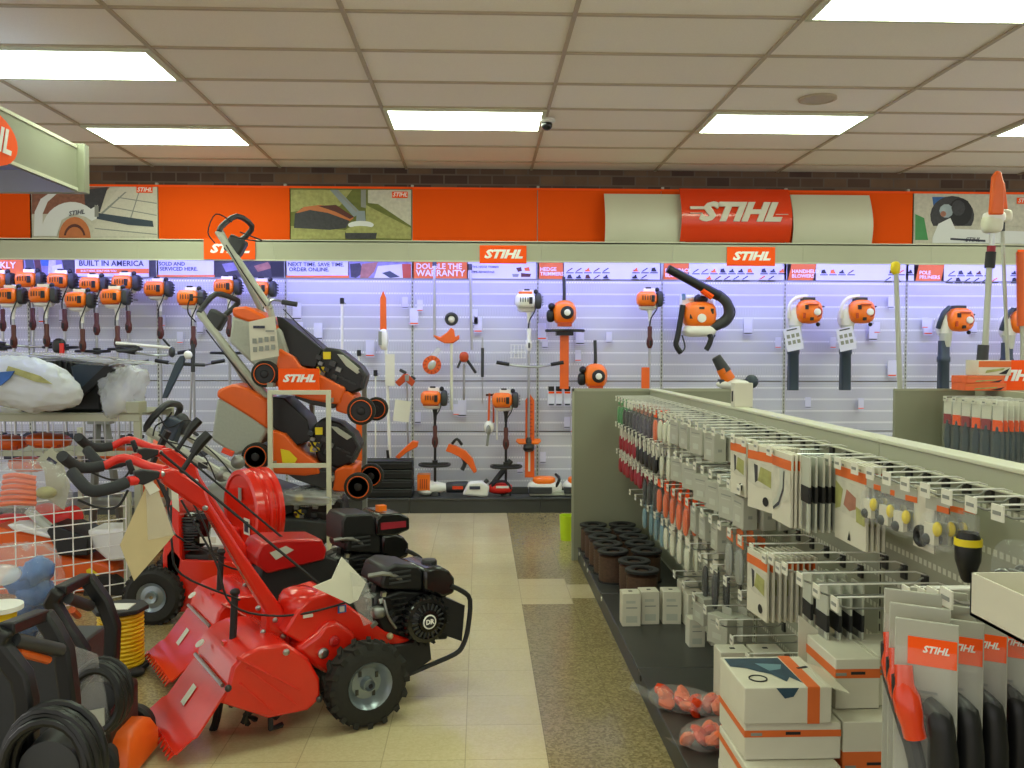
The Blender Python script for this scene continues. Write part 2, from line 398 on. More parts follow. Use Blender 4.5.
mat('pic_paving', '#cfcabb', .6, var=.12, scale=60); mat('pic_white', '#e2e4e4', .5, var=.03); mat('pic_orange', '#c2703c', .5, var=.2)
S_ = [('pic_brick', [(32, 187), (110, 187), (95, 205), (84, 214), (32, 214)]), ('pic_dark', [(84, 190), (108, 187), (100, 212), (86, 212)]), ('pic_paving', [(120, 187), (157, 187), (157, 236), (92, 236), (100, 212)]),
      ('grey_plastic', [(125, 192), (127, 192), (103, 214), (101, 213)]), ('grey_plastic', [(140, 188), (141, 188), (131, 220), (130, 219)]), ('grey_plastic', [(108, 206), (157, 215), (157, 216), (108, 207)]), ('grey_plastic', [(118, 197), (157, 203), (157, 204), (118, 198)]), ('grey_plastic', [(95, 228), (157, 234), (157, 235), (95, 229)]),
      ('pic_white', [(34, 236), (35, 212), (41, 199), (50, 193), (57, 194), (48, 202), (43, 214), (43, 236)]),
      ('pic_white', arc(72, 232, 30, 30, 180, 310, 12) + [(98, 205), (99, 218), (92, 221), (86, 217), (74, 214), (62, 220), (57, 236), (42, 236)]),
      ('pic_orange', arc(75, 238, 16, 21, 180, 360, 12)), ('brown_grip', arc(75, 238, 11, 14, 190, 350, 10)), ('pic_orange', arc(75, 238, 9, 11, 190, 350, 10)),
      ('dark_blue_grey', [(98, 213), (153, 221), (154, 227), (128, 225), (97, 219)]), ('grey_plastic', [(95, 205), (99, 206), (99, 217), (95, 217)])]
art(t, (a, PY_, PZ0), PY_, S_)
MB().boxc((at(145, 190, PY_).x - a, -.012, at(145, 190, PY_).z - PZ0), (.15, .004, .055), 'sign_orange').build('logo_plate', t)
text('STIHL', .055, 'sign_white', t, (at(145, 190, PY_).x - a, -.016, at(145, 190, PY_).z - PZ0), shear=.3, bold=.02)
text('STIHL', .06, 'ink', t, (at(77, 213, PY_).x - a, -.013, at(77, 213, PY_).z - PZ0), shear=.3, bold=.01, name='printed_name', rot=(PI/2, R(-8), 0))
panel(158, 290, 'orange_banner', 'orange banner board behind the tallest mower handle')
t, a = panel(290, 412, 'hedge_green', 'photo banner of a string trimmer head on grass')
S_ = [('pic_lime', [(291, 190), (352, 190), (340, 206), (291, 212)]), ('pic_pale', [(368, 190), (411, 190), (411, 226), (378, 204), (368, 203)]), ('grey_plastic', [(361, 190), (366, 190), (366, 208), (361, 207)]),
      ('pic_lime', [(366, 205), (411, 228), (411, 239), (366, 238)]), ('pic_lime', [(291, 226), (345, 230), (345, 239), (291, 239)]),
      ('pic_dark', [(294, 228), (295, 214), (302, 208), (318, 207), (350, 220), (346, 228), (330, 230)]),
      ('pic_orange', [(296, 213), (304, 207), (320, 205), (340, 208), (354, 218), (350, 221), (328, 213), (310, 210), (298, 213)]), ('brown_grip', [(318, 206), (336, 205), (354, 217), (350, 219), (336, 212)]),
      ('rim_grey', [(330, 190), (338, 190), (361, 213), (354, 217)]), ('grey_plastic', [(336, 191), (338, 191), (360, 213), (358, 214)]), ('rim_grey', [(357, 211), (365, 211), (366, 224), (356, 224)]), ('pic_white', arc(361, 225, 13, 4, 0, 360, 16)),
      ('pic_lime', arc(361, 231, 16, 5, 0, 360, 16)), ('pic_dark', [(345, 233), (377, 233), (376, 239), (346, 239)])]
art(t, (a, PY_, PZ0), PY_, S_)
MB().boxc((at(400, 195, PY_).x - a, -.012, at(400, 195, PY_).z - PZ0), (.15, .004, .06), 'sign_orange').build('logo_plate', t)
text('STIHL', .055, 'sign_white', t, (at(400, 195, PY_).x - a, -.016, at(400, 195, PY_).z - PZ0), shear=.3, bold=.02)
panel(412, 537.5, 'orange_banner', 'orange banner board right of the trimmer photo')
panel(537.5, 661, 'orange_banner', 'orange banner board partly behind the left curved white panel')
panel(661, 786, 'orange_banner', 'orange banner board behind the big curved sign')
panel(786, 913, 'orange_banner', 'orange banner board showing right of the curved white panel')
t, a = panel(913.5, 1041, 'pic_pale', 'photo banner of a bare engine and guide bar at the right')
S_ = [('pic_pale', [(914, 196), (934, 196), (930, 240), (914, 240)]), ('green', [(915, 214), (924, 218), (928, 240), (915, 240)]), ('blue_plastic', [(932, 197), (952, 197), (944, 214), (934, 212)]),
      ('pic_dark', arc(952, 216, 22, 20, 150, 390, 14)), ('ink_black', arc(960, 212, 12, 14, 0, 360, 14)), ('rim_grey', arc(946, 211, 7, 7, 0, 360, 10)), ('pic_dark', arc(958, 208, 7, 8, 0, 360, 10)), ('pic_skin', arc(943, 214, 3, 3, 0, 360, 8)),
      ('pic_pale', [(975, 214), (992, 200), (1040, 196), (1040, 228), (980, 224)]), ('pic_white', [(932, 238), (938, 224), (950, 218), (955, 229), (1036, 232), (1036, 244), (932, 243)]), ('ink', [(950, 238), (985, 240), (985, 242), (950, 240)])]
art(t, (a, PY_, PZ0), PY_, S_)
text('STIHL', .06, 'ink', t, (at(972, 240, PY_).x - a, -.013, at(972, 240, PY_).z - PZ0), shear=.3, bold=.01, name='printed_name')
MB().boxc((at(1024, 201, PY_).x - a, -.012, at(1024, 201, PY_).z - PZ0), (.16, .004, .06), 'sign_orange').build('logo_plate', t)
text('STIHL', .055, 'sign_white', t, (at(1024, 201, PY_).x - a, -.016, at(1024, 201, PY_).z - PZ0), shear=.3, bold=.02)
# ---- curved panels + big sign
def curved(px0, px1, z0, z1, Yb, bulge, m, name, label, cat, trimc=False):
    a, b_ = at(px0, 215, Yb).x, at(px1, 215, Yb).x
    t = thing(name, label, cat, ((a + b_) / 2, Yb, z0)); hw = (b_ - a) / 2; h = z1 - z0
    prof = [(-bulge * math.sin(PI * (.12 + .88 * i / 14)) + 0.0, h * i / 14) for i in range(15)]
    q = MB(); rs = []
    outer = prof; inner = [(y + .012, z) for y, z in prof][::-1]
    q.prism([(y, z) for y, z in outer + inner], (-hw, 0, 0), (0, 1, 0), (0, 0, 1), 2 * hw, m); q.build('face', t)
    return t, hw, h
SGY = SY - .08
zt = at(640, 194, SGY).z
t, hw, h = curved(604, 684, PZ0, zt, SGY, .10, 'shelf_light', 'curved_panel', 'glossy curved white panel left of the big red sign', 'header panel')
MB().box(-hw, hw, -.02, .05, -.01, .02, 'paper_lilac').build('lower_lip', t)
t, hw, h = curved(790, 869, PZ0, at(830, 195, SGY).z, SGY, .10, 'shelf_light', 'curved_panel', 'glossy curved white panel right of the big red sign', 'header panel')
MB().box(-hw, hw, -.02, .05, -.01, .02, 'paper_lilac').build('lower_lip', t)
z0 = at(735, 242.5, SGY - .07).z; z1 = at(735, 189, SGY - .07).z
t, hw, h = curved(679, 788, z0, z1, SGY - .07, .12, 'sign_red', 'header_sign', 'big curved orange-red sign with white lettering above the header band', 'sign')
text('STIHL', .235, 'box_white', t, (.02, -.12, h * .52), shear=.3, bold=.05, sx=1.3, ext=.012, rot=(R(90), 0, 0))
s = MB(); s.box(-hw + .08, -hw + .28, -.128, -.1, h*.58, h*.63, 'box_white'); s.box(-hw + .08, -hw + .2, -.128, -.1, h*.5, h*.515, 'box_white'); s.box(hw - .16, hw - .04, -.128, -.1, h*.49, h*.5, 'box_white'); s.build('speed_stripe', t)
# ---- small band signs
def band_sign(px, py, w_, h_, label):
    p = at(px, py, BY - .012); t = thing('hanging_sign', label, 'sign', (p.x, BY - .012, p.z), group='small signs clipped on the header band')
    MB().box(-w_/2, w_/2, -.003, .006, -h_/2, h_/2, 'sign_orange').build('plate', t)
    text('STIHL', .105, 'sign_white', t, (0, -.006, 0), shear=.3, bold=.05, sx=1.3)
    return t
band_sign(229.5, 249, .46, .185, 'small orange sign on the header band behind the mower handle')
band_sign(503, 254.5, .43, .165, 'small orange sign on the header band near the photo centre')
band_sign(751, 256.5, .45, .175, 'small orange sign on the header band below the big sign')
band_sign(1040, 259, .43, .17, 'small orange sign cut by the right photo edge')
# ---- graphics strip
GY = SY - .004
def strip(px0, px1, m, label, texts=(), shapes=(), slant=0):
    a, b_ = at(px0, 268, GY), at(px1, 268, GY)
    t = thing('printed_strip', label, 'printed strip', (a.x, GY, ZT), group='printed strips below the header band'); W_ = b_.x - a.x; H = .165
    MB().prism([(0, 0), (W_, 0), (W_ + slant, H), (slant, H)], (0, 0, 0), (1, 0, 0), (0, 0, 1), .002, m).build('board', t)
    if shapes: art(t, (a.x, GY, ZT), GY, shapes, 'printed_art')
    for s_, size, mm, px, py, al in texts:
        q = at(px, py, GY); text(s_, size, mm, t, (q.x - a.x, -.007, q.z - ZT), align=al, bold=.015, name='lettering')
    return t
def stripe_(x0, x1, y0, y1, m): return (m, [(x0, y0), (x1, y0), (x1, y1), (x0, y1)])
strip(-70, 23, 'strip_orange', 'orange strip with white lettering at the left edge', [('WEEKLY', .085, 'sign_white', 16, 265.5, 'RIGHT')])
strip(24, 74, 'pic_mauve', 'strip photo of people at a shop', (), [('dark_blue_grey', [(25, 259), (33, 259), (36, 273), (27, 273)]), ('brown_grip', [(34, 259), (40, 259), (42, 272), (36, 272)]), ('blue_plastic', [(40, 259), (50, 259), (52, 266), (42, 266)]), ('pic_pale', [(49, 260), (56, 260), (56, 274), (48, 274)]), ('paper_lilac', [(52, 266), (62, 264), (64, 274), (53, 274)]), ('pic_dark', [(62, 260), (74, 259), (75, 274), (65, 274)])])
strip(75, 149, 'paper_lilac', 'white strip reading built in America', [('BUILT IN AMERICA', .073, 'ink', 79, 263.5, 'LEFT'), ('BUILT HERE, BUILT FOR YOU.', .026, 'sign_white', 81, 271, 'LEFT')], [stripe_(76, 149, 268.6, 273.5, 'strip_orange')])
strip(150, 156, 'pic_dark', 'narrow dark strip between two white printed strips')
strip(157, 214, 'paper_lilac', 'white strip reading sold and serviced here', [('SOLD AND', .05, 'ink', 159, 264, 'LEFT'), ('SERVICED HERE.', .05, 'ink', 160, 269, 'LEFT')], [stripe_(157, 215, 275, 277, 'strip_orange')])
strip(215, 284, 'pic_dark', 'dark strip photo behind the mower handle', (), [('pic_mauve', [(222, 264), (236, 262), (238, 270), (226, 272)]), ('pic_skin', [(254, 266), (268, 262), (272, 268), (258, 272)]), ('ink_black', [(270, 262), (283, 262), (284, 276), (272, 276)])])
strip(285, 348, 'paper_lilac', 'white strip reading next time save time order online', [('NEXT TIME. SAVE TIME.', .052, 'ink', 288, 264.5, 'LEFT'), ('ORDER ONLINE.', .052, 'ink', 289, 269.6, 'LEFT')], [stripe_(286, 349, 275.5, 278, 'strip_orange')])
strip(349, 411, 'pic_mauve', 'strip photo of hands using a tablet', (), [('pic_dark', [(350, 264), (360, 263), (364, 272), (356, 278), (351, 277)]), ('pic_skin', [(362, 264), (378, 262), (374, 272), (368, 278), (360, 278)]), ('paper', [(378, 266), (402, 264), (404, 278), (374, 278)]), ('dark_blue_grey', [(382, 273), (390, 271), (400, 277), (390, 278)]), ('orange_dark', [(402, 264), (411, 264), (411, 278), (403, 278)])])
strip(412, 467, 'strip_orange', 'orange strip reading double warranty', [('DOUBLE THE', .075, 'sign_white', 416, 266.5, 'LEFT'), ('WARRANTY', .085, 'sign_white', 416, 273.3, 'LEFT')])
strip(468, 536, 'paper_lilac', 'white strip with small tool pictures left of the hedge trimmers panel', [('STIHL HEDGE TRIMMER', .026, 'ink', 471, 267, 'LEFT'), ('STIHL ADVANTAGE', .026, 'ink', 471, 272, 'LEFT')],
      [('brown_grip', [(516, 268), (521, 267), (522, 271), (518, 272)]), ('strip_orange', [(524, 268), (529, 267), (530, 271), (525, 271)]), ('grey_plastic', [(512, 274), (519, 274), (518, 277), (513, 277)]), ('brown_grip', [(521, 273), (531, 274), (530, 277), (521, 277)])])
strip(537.5, 563, 'strip_orange', 'orange strip reading hedge trimmers', [('HEDGE', .05, 'sign_white', 540, 269.3, 'LEFT'), ('TRIMMERS', .05, 'sign_white', 540, 274, 'LEFT')])
def icons(px0, px1, rows):
    sh = []; rr = random.Random(int(px0))
    for (y, xs) in rows:
        for x in xs:
            sh.append(stripe_(x, x + 7.6, y + 3.4, y + 4.3, 'ink_black'))
            m = rr.choice(['ink', 'ink_black', 'brown_grip', 'strip_orange', 'ink', 'dark_blue_grey']); k = rr.random()
            if k < .4: sh.append((m, [(x + .5, y + 2.4), (x + 6, y - 1.2), (x + 6.8, y - .4), (x + 1.5, y + 2.9)]))
            elif k < .7: sh.append((m, [(x + 1, y + 2.6), (x + 1.6, y - .8), (x + 4.5, y - 1.6), (x + 6.5, y + 2.6)]))
            else: sh.append((m, [(x + 1, y + 2.6), (x + 1, y + 1), (x + 3, y + .4), (x + 3.6, y - 1), (x + 5, y - 1), (x + 5.4, y + 1), (x + 6.5, y + 2.6)]))
    return sh
def row(x, n): return [x + 9.0 * i for i in range(n)]
strip(564, 660, 'paper_lilac', 'white strip with tool pictures right of the hedge trimmers panel', (), icons(564, 660, [(269, row(566, 5) + row(632, 3)), (276, row(566, 5) + row(631, 2))]))
strip(662, 687, 'strip_orange', 'orange strip reading blowers behind the backpack blower tube', [('BACKPACK', .05, 'sign_white', 665, 270.6, 'LEFT'), ('BLOWERS', .05, 'sign_white', 665, 275.4, 'LEFT')], slant=.02)
strip(689, 787, 'paper_lilac', 'white strip with tool pictures above the backpack blower', (), icons(689, 785, [(270, row(692, 7) + row(760, 3)), (277, row(705, 5) + row(758, 2))]))
strip(788, 813, 'strip_orange', 'orange strip reading handheld blowers', [('HANDHELD', .05, 'sign_white', 791.5, 271.5, 'LEFT'), ('BLOWERS', .05, 'sign_white', 791.5, 276.2, 'LEFT')], slant=.035)
strip(816, 914, 'paper_lilac', 'white strip with tool pictures above the second blower', (), icons(816, 910, [(271, row(820, 4) + row(888, 3)), (278, row(884, 2))]))
strip(915.5, 941, 'strip_orange', 'orange strip reading pole pruners', [('POLE', .05, 'sign_white', 919, 272.8, 'LEFT'), ('PRUNERS', .05, 'sign_white', 919, 277.5, 'LEFT')], slant=.035)
strip(944, 1055, 'paper_lilac', 'white strip with tool pictures behind the tall pole pruners', (), icons(944, 1024, [(272, row(948, 5) + row(1010, 2)), (279, row(945, 6) + row(1010, 2))]))
# ============================================================ LEFT CANOPY
pc = at(82, 148, 6.07); CX = pc.x; zc1 = pc.z; zc0 = at(82, 193, 6.07).z
t = thing('canopy', 'grey-green overhead canopy of the shelving at the top left', 'canopy', (CX, 6.05, zc0))
h = zc1 - zc0
q = MB(); q.box(-.02, 0, -5, 0, 0, h, 'shelf_panel'); q.box(-.012, .006, -5, 0, 0, .02, 'shelf_light'); q.box(-.012, .006, -5, 0, h - .02, h, 'shelf_light'); q.build('fascia', t)
mat('soffit_led_tint', '#9092b8', .45); mat('led_soft', '#8a8cff', .5, emit=26)  # soffit's violet base colour stands in for blue LED light falling on it
MB().box(-1.2, -.02, -5, 0, h*.45, h*.45 + .02, 'soffit_led_tint').build('soffit', t)
MB().box(-.06, -.03, -4.8, -.3, .06, .08, 'led_soft').build('led_tube', t)
MB().box(-1.2, .05, -.06, .012, -.01, h + .012, 'shelf_panel').build('end_cap', t, bev=.004)
q = atx(-17, 134, CX)
t2 = thing('round_sign', 'oval orange sign on the canopy at the left edge', 'sign', (CX + .008, q.y, q.z))
el = [(.33 * math.cos(2*PI*i/28), .155 * math.sin(2*PI*i/28)) for i in range(28)]
MB().prism(el, (.0, 0, 0), (0, 1, 0), (0, 0, 1), .006, 'sign_orange').build('plate', t2)
text('STIHL', .19, 'sign_white', t2, (.012, 0, 0), rot=(PI/2, 0, PI/2), shear=.3, bold=.03)
# ============================================================ TOOLS ON THE WALL
# local frame of every wall tool: origin at the middle of its engine, x right, -y towards the viewer, z up
def hang(t, z=.0):
    MB().cyl((0, .0, z), (0, SY - t.location.y - .001, z), .008, 'steel', n=8).build('wall_hook', t)
def engine(t, white=False, s=1.0, face=False):
    a = 'white_plastic' if white else 'orange_plastic'
    S4 = Mx.Diagonal((s*1.06, s, s*1.28, 1))
    m = MB(S4)
    m.ell((-.035, -.02, 0), (.092, .075, .056), a, 16, 8, .62)
    m.boxc((-.035, -.02, .035), (.13, .1, .035), a)
    for k in range(4): m.boxc((-.08 + k*.022, -.096, .005), (.008, .008, .035), 'ink_black')
    m.boxc((.012, -.09, .0), (.03, .02, .05), 'ink_black')
    m.boxc((-.035, -.02, -.045), (.14, .09, .02), 'orange_dark' if not white else 'light_grey_plastic')
    if white: m.boxc((-.035, -.02, .052), (.12, .1, .03), 'orange_plastic')
    m.build('engine_cover', t, bev=.006)
    m = MB(S4); m.ell((.082, -.01, .0), (.032, .065, .06), 'charcoal', 12, 8, .6)
    for k in range(4): m.boxc((.122, -.01, -.03 + k*.02), (.006, .07, .008), 'ink_black')
    m.ell((.06, -.02, .068), (.022, .022, .018), 'black_plastic', 10, 6); m.build('air_filter_cover', t)
    m = MB(S4); m.boxc((-.01, 0, .062), (.1, .07, .03), 'white_plastic'); m.boxc((-.02, -.02, .08), (.05, .03, .014), 'ink_black')
    m.ell((-.02, .01, -.05), (.09, .06, .035), 'white_plastic', 12, 6, .7); m.build('white_housing', t, bev=.004); hang(t)
def shaft_tool(label, loc, L=1.45, white=False, handle='loop', grip='brown_grip', dark=False, group=None, lean=0):
    t = thing('string_trimmer', label, 'string trimmer', loc, group=group, rot=(0, lean, 0))
    engine(t, white)
    m = MB(); m.lathe([(.04, 0), (.028, .05), (.017, .1), (.015, .16)], (0, 0, -.05), (0, 0, -1), 'white_plastic' if not dark else 'black_plastic'); m.build('clutch_neck', t)
    sh = MB(); sh.cyl((0, 0, -.15), (0, 0, -L), .0125, 'black_plastic' if dark else 'steel', n=10); sh.build('shaft', t)
    g_ = MB(); g_.lathe([(.016, 0), (.022, .01), (.02, .1), (.03, .13), (.032, .17), (.02, .2), (.016, .21)], (0, 0, -.26), (0, 0, -1), grip, 12); g_.boxc((0, -.03, -.42), (.015, .03, .05), 'black_plastic'); g_.build('throttle_grip', t)
    c_ = MB(); c_.tube([(.06, -.05, -.04), (.05, -.08, -.1), (.005, -.05, -.18), (-.008, -.03, -.26)], .006, 'black_plastic', 6, sm=4); c_.build('throttle_cable', t)
    h = MB()
    if handle == 'loop': h.tube([(-.13, -.03, -.62), (-.12, -.17, -.62), (0, -.21, -.62), (.12, -.17, -.62), (.13, -.03, -.62), (0, .0, -.625)], .013, 'black_plastic', 8, closed=True, sm=4); h.boxc((0, 0, -.62), (.05, .05, .06), 'black_plastic')
    elif handle == 'bar':
        h.tube([(-.28, -.12, -.58), (-.2, -.12, -.6), (-.05, -.03, -.62), (.1, -.03, -.62), (.22, -.12, -.6), (.28, -.12, -.58)], .011, 'steel', 8, sm=3)
        h.cyl((-.31, -.12, -.58), (-.19, -.12, -.6), .018, 'black_plastic'); h.cyl((.2, -.12, -.6), (.32, -.12, -.58), .018, 'black_plastic')
    h.build('handle', t)
    k = MB(); k.lathe([(.02, 0), (.028, .03), (.03, .06), (.05, .07), (.055, .11), (.04, .13)], (0, -.0, -L), (0, -.3, -1), 'black_plastic', 14)
    k.build('cutting_head', t)
    d = MB(); d.prism([(-.12, 0), (-.09, .06), (.09, .06), (.12, 0), (.11, -.05), (-.11, -.05)], (0, .02, -L - .03), (1, 0, 0), (0, -.9, -.3), .012, 'orange_plastic' if white else 'black_plastic'); d.build('deflector', t)
    return t
UP, LO = 8.50, 8.22
spots = [  # px, py, Y, handle, label
    (2, 281, UP, 'loop', 'trimmer with orange engine cut by the left photo edge, upper row'), (32, 280, UP, 'bar', 'upper-row trimmer with rounded orange engine, second from the left edge'),
    (64, 281, UP, 'loop', 'upper-row trimmer with long orange engine below the built-in strip start'), (96, 285, UP, 'loop', 'upper-row trimmer whose engine is half hidden between two lower ones'),
    (128, 283, UP, 'loop', 'upper-row trimmer with brown grip, fifth from the left edge'), (160, 289, UP, 'bar', 'upper-row trimmer hanging alone left of the brown-grip trimmer by the mower'),
    (13, 296, LO, 'bar', 'lower-row trimmer nearest the left photo edge'), (46, 295, LO, 'loop', 'lower-row trimmer second from the left edge'),
    (82, 300, LO, 'loop', 'lower-row trimmer with open orange cover and brown grip'), (117, 297, LO, 'bar', 'lower-row trimmer rightmost of the front four'),
    (193, 298, 8.4, 'bar', 'trimmer with orange engine just behind the lower mower handle loop'), (229, 287, 8.5, 'loop', 'trimmer with angular orange engine left of the tall mower handle bar'), (264, 289, 8.5, 'loop', 'trimmer engine peeping out right of the tall mower handle bar'),
]
for px, py, Y, hd, lb in spots:
    p = at(px, py, Y); shaft_tool(lb, (p.x, Y, p.z), 1.42, False, hd, group='string trimmers hanging on the left wall')
p = at(529, 301, 8.45); shaft_tool('trimmer with white and orange engine and wide handlebar left of the hedge trimmer', (p.x, 8.45, p.z), 1.3, True, 'bar', 'white_plastic')
p = at(435, 398, 8.42); shaft_tool('black-shafted trimmer with loop handle under the double warranty strip', (p.x, 8.42, p.z), .83, False, 'loop', 'brown_grip', True)
p = at(506, 400, 8.42); shaft_tool('black-shafted trimmer with loop handle beside the orange bar cover', (p.x, 8.42, p.z), .83, False, 'loop', 'brown_grip', True)
p = at(650, 299, 8.45); t = shaft_tool('trimmer-engine tool with an orange blade cover right of the hedge trimmer', (p.x, 8.45, p.z), 1.0, False, 'none', 'brown_grip')
b = MB(); b.boxc((-.05, -.06, -.9), (.075, .03, .5), 'orange_paint'); b.build('blade_cover', t, bev=.004)
p = at(360, 440, 8.45); t = thing('bar_cover', 'orange upright bar cover behind the front wheels of the rack mowers', 'bar cover', (p.x, 8.45, p.z - .2)); MB().box(-.035, .035, -.02, .02, 0, .42, 'orange_paint').build('cover', t, bev=.006); MB().cyl((0, .0, .38), (0, .249, .38), .008, 'steel', n=8).build('wall_hook', t)
# ---- hedge trimmer
def hedge(px, py, label, blade=True):
    p = at(px, py, 8.45); t = thing('hedge_trimmer', label, 'hedge trimmer', (p.x, 8.45, p.z))
    m = MB(); m.ell((0, -.03, 0), (.115, .08, .12), 'orange_plastic', 8, 8, .8); m.boxc((0, -.05, -.11), (.13, .1, .04), 'orange_dark'); m.build('engine_cover', t)
    m = MB(); m.lathe([(.062, 0), (.062, .012), (.05, .02)], (.02, -.1, 0), (0, -1, 0), 'ink_black', 20); m.lathe([(.03, 0), (.03, .02), (.02, .024)], (.02, -.112, 0), (0, -1, 0), 'white_plastic', 20); m.build('starter', t)
    m = MB(); m.ell((-.12, -.03, .06), (.035, .05, .035), 'black_plastic'); m.ell((-.13, -.02, -.03), (.04, .05, .06), 'black_plastic', e=.7); m.build('muffler', t)
    m = MB(); m.tube([(0, .0, .1), (0, -.02, .2), (-.005, -.02, .34)], .016, 'charcoal', 8, sm=3); m.build('rear_handle', t); hang(t)
    if blade:
        m = MB(); m.tube([(-.17, -.04, -.17), (-.16, -.16, -.17), (0, -.2, -.17), (.16, -.16, -.17), (.17, -.04, -.17)], .014, 'black_plastic', 8, sm=3); m.boxc((0, -.05, -.19), (.16, .12, .05), 'black_plastic'); m.build('front_handle', t)
        m = MB(); m.boxc((0, -.05, -.46), (.085, .02, .52), 'orange_paint'); m.build('blade_cover', t, bev=.004)
    return t
hedge(564, 313, 'hedge trimmer hanging with a long orange blade cover pointing down')
t = hedge(595, 376, 'round orange engine unit with upright black handle at the end panel top', False)
# ---- handheld blowers
def blower(px, py, label, tag_=True, handle='white_plastic', Lx=.0):
    p = at(px, py, 8.45); t = thing('handheld_blower', label, 'leaf blower', (p.x, 8.45, p.z), group='handheld blowers on the right wall')
    m = MB(); m.ell((.0, -.05, -.0), (.125, .085, .115), 'orange_plastic', 16, 8, .72); m.boxc((.0, -.13, -.07), (.03, .02, .03), 'ink_black'); m.boxc((-.05, -.125, .04), (.03, .03, .04), 'ink_black'); m.boxc((-.07, -.11, -.04), (.02, .05, .05), 'orange_dark'); m.boxc((.01, -.13, .065), (.1, .02, .012), 'orange_dark'); m.build('engine_cover', t)
    m = MB(); m.lathe([(.052, 0), (.052, .012)], (.05, -.115, -.005), (0, -1, 0), 'orange_dark', 20); m.lathe([(.034, 0), (.032, .02), (.02, .024)], (.05, -.125, -.005), (0, -1, 0), 'white_plastic', 20); m.build('starter', t)
    m = MB(); m.boxc((-.005, -.03, .115), (.12, .08, .045), 'charcoal'); m.ell((.12, -.04, .05), (.04, .012, .01), 'black_plastic'); m.ell((.09, -.05, -.12), (.02, .02, .02), 'black_plastic'); m.build('air_filter_cover', t, bev=.01)
    m = MB(); m.ell((-.11, .02, -.05), (.085, .08, .125), 'white_plastic', 16, 8, .9); m.lathe([(.06, 0), (.05, .09), (.045, .13)], (-.12, -.02, -.13), (0, 0, -1), 'light_grey_plastic'); m.build('fan_housing', t)
    m = MB(); m.tube([(-.19, -.03, -.06), (-.19, -.06, .06), (-.13, -.06, .13), (-.02, -.05, .15)] if handle == 'white_plastic' else [(-.2, -.03, -.08), (-.19, -.06, .0), (-.16, -.06, .07), (-.1, -.05, .12)], .018 if handle == 'white_plastic' else .024, handle, 8, sm=4); m.build('handle', t)
    m = MB(); a = -.135
    m.rings([[V((a + x*k, -.02 + y*k, z)) for x, y in ((-1, -.7), (-.7, -1), (.7, -1), (1, -.7), (1, .7), (.7, 1), (-.7, 1), (-1, .7))] for z, k in ((-.2, .042), (-.35, .044), (-.36, .05), (-.4, .05), (-.41, .044), (-.75, .046))], 'dark_blue_grey'); m.build('nozzle', t); hang(t)
    if tag_:
        m = MB(); M_ = Mx.Rotation(R(-12), 4, 'Y'); m = MB(Mx.Translation((-.17, -.12, -.26)) @ M_); m.boxc((0, 0, 0), (.16, .003, .22), 'paper_lilac')
        for k in range(3):
            for q in range(2): m.boxc((-.045 + k*.045, -.003, .03 - q*.06), (.03, .002, .035), 'grey_plastic')
        m.boxc((0, -.003, .09), (.1, .002, .012), 'ink'); m.build('paper_tag', t)
    return t
blower(807, 312, 'blower with a white paper tag, left of the two tagged ones')
blower(859, 312, 'blower with a white paper tag, right of the two tagged ones', True)
blower(957, 320, 'blower with dark curved handle left of the tall pole pruners', False, 'dark_blue_grey')
blower(1020, 322, 'blower behind the tall pole pruners at the right edge', False, 'dark_blue_grey')
# ---- backpack blower
p = at(698, 315, 8.4); t = thing('backpack_blower', 'backpack blower with long black tube looping over an orange engine', 'leaf blower', (p.x, 8.4, p.z))
m = MB(); m.ell((0, -.04, 0), (.16, .11, .125), 'orange_plastic', 18, 8, .65); m.boxc((-.09, -.13, -.02), (.04, .02, .04), 'ink_black'); m.boxc((.0, -.135, .05), (.05, .02, .04), 'ink_black'); m.boxc((.1, -.13, .03), (.03, .02, .05), 'ink_black'); m.build('engine_cover', t)
m = MB(); m.lathe([(.042, 0), (.04, .02), (.02, .024)], (.0, -.14, -.035), (0, -1, 0), 'white_plastic', 20); m.build('starter', t)
m = MB(); m.boxc((0, .04, .02), (.34, .1, .34), 'white_plastic'); m.ell((0, -.02, -.15), (.17, .12, .06), 'white_plastic', 16, 8, .7); m.build('back_plate', t, bev=.03); hang(t)
m = MB(); m.ell((.02, -.02, .15), (.07, .06, .05), 'black_plastic'); m.lathe([(.04, 0), (.045, .04), (.03, .06)], (.04, -.05, .18), (.2, -.2, 1), 'white_plastic'); m.ell((-.07, 0, .16), (.04, .04, .03), 'white_plastic'); m.boxc((-.14, 0, .17), (.03, .04, .06), 'teal'); m.build('fuel_tank', t)
q = lambda x, y, dy=0: at(x, y, 8.4 + dy) - V((p.x, 8.4, p.z))
m = MB(); m.tube([q(706, 327, -.05), q(718, 325, -.08), (q(728, 316, -.1)), q(727, 303, -.12), q(717, 294, -.13)], .048, 'charcoal', 12, sm=5); m.build('elbow_hose', t)
m = MB(); m.tube([q(719, 296, -.13), q(695, 283, -.16), q(668, 268.5, -.18)], [.05, .045, .04], 'black_plastic', 12); m.tube([q(712, 297, -.16), q(702, 290, -.17)], .03, 'sign_orange', 8); m.build('blow_tube', t)
m = MB(); m.tube([q(717, 290, -.15), q(728, 298, -.1), q(735, 312, -.06), q(728, 325, -.05), q(715, 330, -.05)], .007, 'black_plastic', 6, sm=4); m.build('cable', t)
for dx in ((683, 305, 678, 335, 676, 345, 681, 353), (708, 333, 711, 338, 709, 345, 706, 350)):
    m = MB(); pts = [q(dx[i], dx[i+1], -.1) for i in range(0, 8, 2)]; m.tube(pts, .026, 'black_plastic', 8, sm=3); m.tube([pts[-1], q(dx[6] + 4, dx[7] - 6, -.08), q(dx[4] + 6, dx[5] - 10, -.06)], .008, 'charcoal', 6, sm=3); m.build('strap', t)
